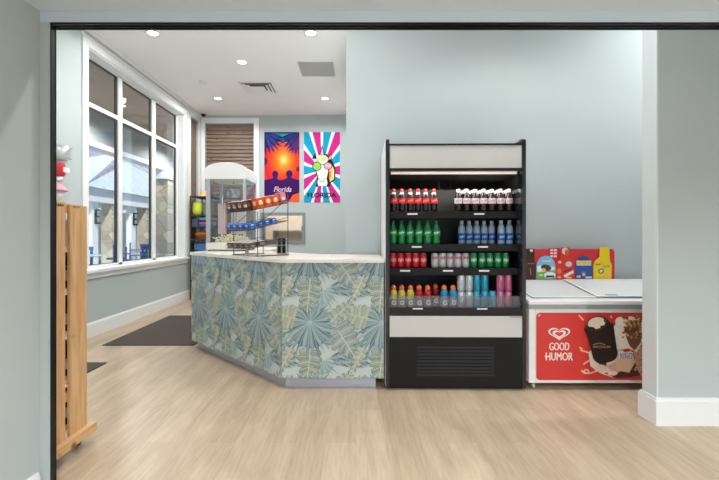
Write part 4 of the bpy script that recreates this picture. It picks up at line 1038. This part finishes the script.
# hanging candy-coloured decoration on the left wall
hd = empty('hanging_decoration', (-3.10, 4.30, 1.905)); tag(hd, 'red and silver hanging decoration on the wall above the wooden rack', 'decoration')
sil = P('silver_foil', (196,198,200), .3, metal=.4)
b = MB()
for k in range(7):
    a0 = k*PI/6*.9; 
    b.poly([(0,-.02,.10),(.02*(k%2),-.14+.045*k,.26+.02*math.sin(k*2)),(.02*((k+1)%2),-.10+.045*k,.27+.02*math.cos(k*3))])
b.prism_yz([(.02,.14),(.06,.20),(.17,.26),(.15,.20),(.17,.14),(.06,.16)], -.012, .012); b.lathe([(.085,.10),(.06,.17),(.10,.25)], 0, -.03, 14)
b.build('foil_bow', sil, hd)
MB().lathe([(.03,-.062),(.055,-.06),(.062,-.045),(.062,.06),(.055,.075),(.03,.078)], 0, -.03, 18).build('red_drum', P('redfoil', (200,30,48), .3), hd)
MB().prism_xz([(.052,-.02),(.068,-.02),(.068,.03),(.052,.03)], -.045, .045).build('white_patch', M['white'], hd)
MB().lathe([(.02,-.14),(.05,-.08)], 0, -.03, 12).build('foil_neck', sil, hd)
MB().lathe([(.10,-.22),(.09,-.20),(.03,-.13)], 0, -.05, 18).build('pink_skirt', P('pinkfoil', (226,160,172), .5), hd)
MB().lathe([(.03,-.32),(.06,-.27),(.07,-.22)], 0, -.05, 14).build('white_tassel', M['white'], hd)
MB().tube([(0,-.03,.25),(-.07,-.03,.45)], .003, 6).build('cord', M['white'], hd)

# ================================================================== CORNER MERCHANDISE SHELF
ms = empty('merchandise_shelf', (-3.14, 8.36, 0)); tag(ms, 'dark open merchandise shelf in the far left corner behind the counter', 'shelf unit')
SX, SY = -3.14, 8.36
for x in (0, .42):
    for y in (-.60, -.0): MB().box(x, x+.018, y-.018, y, 0, 1.96).build('post', M['dkbrown'], ms)
SZ = (.35, .62, .895, 1.125, 1.37, 1.58, 1.94)
for z in SZ: MB().box(0, .438, -.618, 0, z, z+.015).build('shelf_board', M['dkbrown'], ms)
def goods(x, y, z, o, label, cat, grp=None):
    o.location = (SX+x, SY+y, z+.0155); tag(o, label, cat, grp); return o
goods(.20, -.42, 1.94, MB().lathe([(.13,0),(.13,.008),(.085,.02),(.08,.09),(.055,.12),(.01,.13)], n=20).build('straw_hat', P('straw', (222,182,128), .9)), 'straw hat on top of the dark corner shelf', 'hat')
goods(.10, -.49, 1.58, MB().lathe([(.05,0),(.085,.03),(.095,.10),(.095,.18),(.08,.24),(.04,.26)], n=18).build('pool_float', P('lime', (214,222,70), .4)), 'round lime yellow pool float pack on the upper corner shelf', 'pool toy')
goods(.30, -.46, 1.58, MB().box(-.08,.08,-.1,.1,0,.22).build('rolled_towel', P('greygreen', (120,140,120), .8), bevel=.03), 'grey green folded towel beside the lime float on the corner shelf', 'towel')
b = MB(); cs = [(40,110,170),(210,90,130),(30,60,110),(80,170,200)]
for k in range(4): b.box(-.12, .12, -.13, .13, .042*k, .042*k+.040, cs[k])
goods(.28, -.44, 1.37, b.build('folded_shirts', M['matteprint']), 'folded blue and pink shirt pile on the middle corner shelf', 'shirts')
goods(.08, -.46, 1.37, MB().box(-.06,.06,-.1,.1,0,.14).build('toy_box', P('toydark', (70,90,110))), 'dark blue box left of the folded shirts on the corner shelf', 'box')
goods(.17, -.44, 1.125, MB().lathe([(.10,0),(.14,.10),(.15,.105),(.13,.11),(.05,.16)], n=18).build('snack_basket', P('orangebasket', (214,130,66))), 'orange basket of goods on the lower corner shelf', 'basket')
goods(.2, -.40, .895, MB().box(-.16,.16,-.14,.14,0,.16).build('cooler_bag', P('bluebag', (70,120,180)), bevel=.03), 'blue bag on the corner shelf just below counter height', 'bag')

# ================================================================== OUTSIDE
structure(MB().box(-40, -3.4, -40, 60, -.14, -.02).box(-3.4, 40, -40, -3.2, -.14, -.02).build('ground', M['concrete']))
structure(MB().box(-5.3, -3.4, -4, 20, 3.62, 3.72).build('ceiling_porch', M['porchwood']))
bm = structure(empty('trim_4', (-5.3, 8, 2.97)))
MB().box(-.14, .12, -12, 12, .10, .66).build('beam', M['paintedbeam'], bm); MB().box(-.16, .14, -12, 12, 0, .10).build('beam_trim', M['extwhite'], bm)
structure(MB().box(-5.3, -3.38, -4, 20, 3.9, 4.0).build('ceiling_porch_roof', M['roofmetal']))
structure(MB().box(-3.45, 5.3, -3.3, 9.8, CZ+.2, CZ+.35).build('ceiling_roof', M['roofmetal']))
for k, y in enumerate((11.3, 3.6, 18.6)):
    c = empty('stone_column', (-5.3, y, -.02)); tag(c, ['stacked stone porch column seen through the right window pane', 'stacked stone porch column nearest the viewer', 'stacked stone porch column farthest away'][k], 'column', 'porch columns')
    MB().box(-.22,.22,-.22,.22,0,2.75).build('shaft', M['stone'], c); MB().box(-.27,.27,-.27,.27,2.75,2.99).build('capital', M['extwhite'], c); MB().box(-.25,.25,-.25,.25,0,.2).build('plinth', M['stone'], c)
for k, (y, q) in enumerate(((7.6, 'nearer'), (11.4, 'farther'))):
    r = copy_tree(proto); r.location = (-4.35, y, 3.62); tag(r, 'recessed light in the brown porch ceiling outside the window, %s one'%q, 'ceiling light', 'porch ceiling lights')
    ld = bpy.data.lights.new('porch_lamp', 'SPOT'); ld.energy = 150; ld.spot_size = 2.9; ld.spot_blend = .5; ld.shadow_soft_size = .05
    lo = bpy.data.objects.new('lamp', ld); COL.objects.link(lo); lo.location = (-4.35, y-.6*k, 3.58)
pv = empty('pavilion', (-9.0, 18, -.02)); tag(pv, 'white open pavilion with pale metal hip roof beyond the patio', 'pavilion')
b = MB(); b.add([(.4,-5,2.8),(.4,8,2.8),(-6,8,2.8),(-6,-5,2.8),(-2.2,1.6,5.15),(-3.4,3.6,5.15)], [(0,1,5,4),(1,2,5),(2,3,4,5),(3,0,4)]); 
for k in range(18):
    y = -4.6+k*.7; 
    t_ = min(1, max(.0, (y+5)/6.6 if y < 1.6 else (8-y)/4.4)); 
    b.tube([(.4,y,2.815),(.4-2.6*t_*.98,y,2.815+2.35*t_*.98)], .012, 4)
b.build('hip_roof', M['roofmetal'], pv)
MB().box(-.15,.25,-4.8,7.8,2.35,2.8).build('eave_beam', M['extwhite'], pv)
MB().box(-5.6,.1,-4.8,-4.5,2.35,2.8).build('eave_beam', M['extwhite'], pv)
MB().box(-3.4,-3.2,-4.5,7.5,0,2.35).build('rear_wall', M['extwhite'], pv)
for y in (-3.0, -.6, 2.2, 5.5):
    MB().box(-.2,.2,y-.2,y+.2,0,2.35).build('stone_pier', M['stone'], pv)
for y in (-4.0, -1.6, 1.0, 3.8):
    p_ = MB().box(-.1,.1,y-.16,y+.16,0,2.35).build('white_post', M['extwhite'], pv)
    b = MB(); b.box(.10,.13,y-.05,y+.05,1.6,2.1); b.box(.13,.26,y-.04,y+.04,2.05,2.1); b.box(.13,.26,y-.04,y+.04,1.6,1.66); b.box(.13,.22,y-.04,y+.04,1.82,1.88); b.build('wall_lantern', M['black'], p_)
MB().prism_xz([(-2.9,1.9),(-.9,1.9),(-1.2,2.32),(-2.6,2.32)], -4.2, -3.4).build('awning', M['dkbrown'], pv)
# patio furniture
def chair():
    r = empty('patio_chair', (0,0,0))
    MB().box(-.24,.24,-.23,.23,.41,.45).build('seat', M['bluechair'], r, .01)
    b = MB()
    for k in range(5): b.box(-.22+.095*k, -.15+.095*k, .20, .23, .45, .88)
    b.box(-.24,.24,.195,.235,.84,.92); b.build('backrest', M['bluechair'], r)
    for sx_ in (-.22,.22):
        for sy_ in (-.21,.215): MB().box(sx_-.02,sx_+.02,sy_-.02,sy_+.02,0,.41 if sy_ < 0 else .45).build('leg', M['bluechair'], r)
        MB().box(sx_-.025,sx_+.025,-.22,.22,.62,.65).build('armrest', M['bluechair'], r)
    return r
def ptable():
    r = empty('patio_table', (0,0,0))
    MB().lathe([(.46,.70),(.48,.71),(.48,.735),(.46,.74)], n=28).build('tabletop', M['extwhite'], r)
    MB().lathe([(.04,.02),(.04,.70)], n=12).build('pedestal', M['extwhite'], r); MB().lathe([(.28,0),(.27,.02),(.05,.04)], n=20).build('base', M['extwhite'], r)
    return r
tb = ptable()
TABS = [(-6.8, 10.1), (-6.7, 13.3), (-7.9, 16.4)]
tl = ['white round patio table seen through the left window pane', 'white round patio table seen through the middle window pane', 'white round patio table farther back by the pavilion']
chp = chair(); first = True
for k, (x, y) in enumerate(TABS):
    o = tb if k == 0 else copy_tree(tb); o.location = (x, y, -.02); tag(o, tl[k], 'table', 'white patio tables')
    for q, a in enumerate((.5, 2.1, 3.6, 5.2)):
        o = chp if first else copy_tree(chp); first = False
        o.location = (x+.78*math.cos(a), y+.78*math.sin(a), -.02); o.rotation_euler = (0,0,a-PI/2)
        tag(o, 'blue patio armchair %s the %s'%(['behind and right of','behind and left of','in front and left of','in front and right of'][q], ['table in the left window pane','table in the middle window pane','farthest patio table'][k]), 'chair', 'blue patio chairs')
o = copy_tree(chp); o.location = (-5.75, 12.2, -.02); o.rotation_euler = (0,0,2.4); tag(o, 'blue slatted patio armchair standing alone by the near stone column', 'chair', 'blue patio chairs')
# distant trees beyond the pavilion
pu = empty('patio_umbrella', (-10.6, 21.5, -.02))
tag(pu, 'closed orange patio umbrella beyond the white tables', 'umbrella')
MB().lathe([(.03,0),(.03,2.4)], n=8).build('pole', M['alu'], pu); MB().lathe([(.10,1.0),(.16,1.2),(.10,2.1),(.03,2.35)], n=10).build('folded_canopy', P('orangecloth', (214,110,60), .8), pu)

# ================================================================== LIGHT, SKY, CAMERA
wd = bpy.data.worlds.new('sky'); scene.world = wd; wd.use_nodes = True
nt = wd.node_tree; bg = nt.nodes['Background']
N = nt.nodes.new; L = nt.links.new
tcw = N('ShaderNodeTexCoord'); sx_ = N('ShaderNodeSeparateXYZ'); L(tcw.outputs['Generated'], sx_.inputs[0])
rs = N('ShaderNodeValToRGB'); e = rs.color_ramp.elements
e[0].position = 0; e[0].color = (.66,.74,.86,1); e[1].position = 1; e[1].color = (.30,.42,.72,1)
m_ = e.new(.10); m_.color = (.48,.62,.86,1); m_ = e.new(.24); m_.color = (.40,.57,.88,1)
L(sx_.outputs['Z'], rs.inputs['Fac'])
nz = N('ShaderNodeTexNoise'); nz.inputs['Scale'].default_value = 3; nz.inputs['Detail'].default_value = 6; L(tcw.outputs['Generated'], nz.inputs['Vector'])
rp = N('ShaderNodeValToRGB'); rp.color_ramp.elements[0].position = .5; rp.color_ramp.elements[1].position = .75
rp.color_ramp.elements[0].color = (0,0,0,1); rp.color_ramp.elements[1].color = (.7,.7,.7,1); L(nz.outputs['Fac'], rp.inputs['Fac'])
mx = N('ShaderNodeMix'); mx.data_type = 'RGBA'; mx.inputs[7].default_value = (1,1,1,1)
L(rp.outputs['Color'], mx.inputs[0]); L(rs.outputs['Color'], mx.inputs[6]); L(mx.outputs[2], bg.inputs['Color'])
bg.inputs['Strength'].default_value = .7
sl = bpy.data.lights.new('sun', 'SUN'); sl.energy = 3.2; sl.angle = .01; sl.color = (1,.96,.9)
so = bpy.data.objects.new('sun', sl); COL.objects.link(so); so.rotation_euler = Vector((.35,-.6,.62)).to_track_quat('Z','Y').to_euler()
kl = bpy.data.lights.new('kitchen_lamp', 'AREA'); kl.energy = 11; kl.size = .8; kl.color = (1,.93,.84)
ko = bpy.data.objects.new('kitchen_lamp', kl); COL.objects.link(ko); ko.location = (-1.5, 9.0, 2.55)

cam = bpy.data.cameras.new('camera'); co = bpy.data.objects.new('camera', cam); COL.objects.link(co)
co.location = (0, 0, CH); co.rotation_euler = (PI/2, 0, 0)
cam.sensor_width = 36; cam.lens = F/719*36; cam.shift_x = (359.5-VX)/719; cam.shift_y = -(240-VY)/719
cam.clip_start = .02; cam.clip_end = 200
scene.camera = co
scene.view_settings.view_transform = 'Standard'; scene.view_settings.look = 'None'; scene.view_settings.gamma = 1
scene.view_settings.use_curve_mapping = False; scene.view_settings.exposure = .72
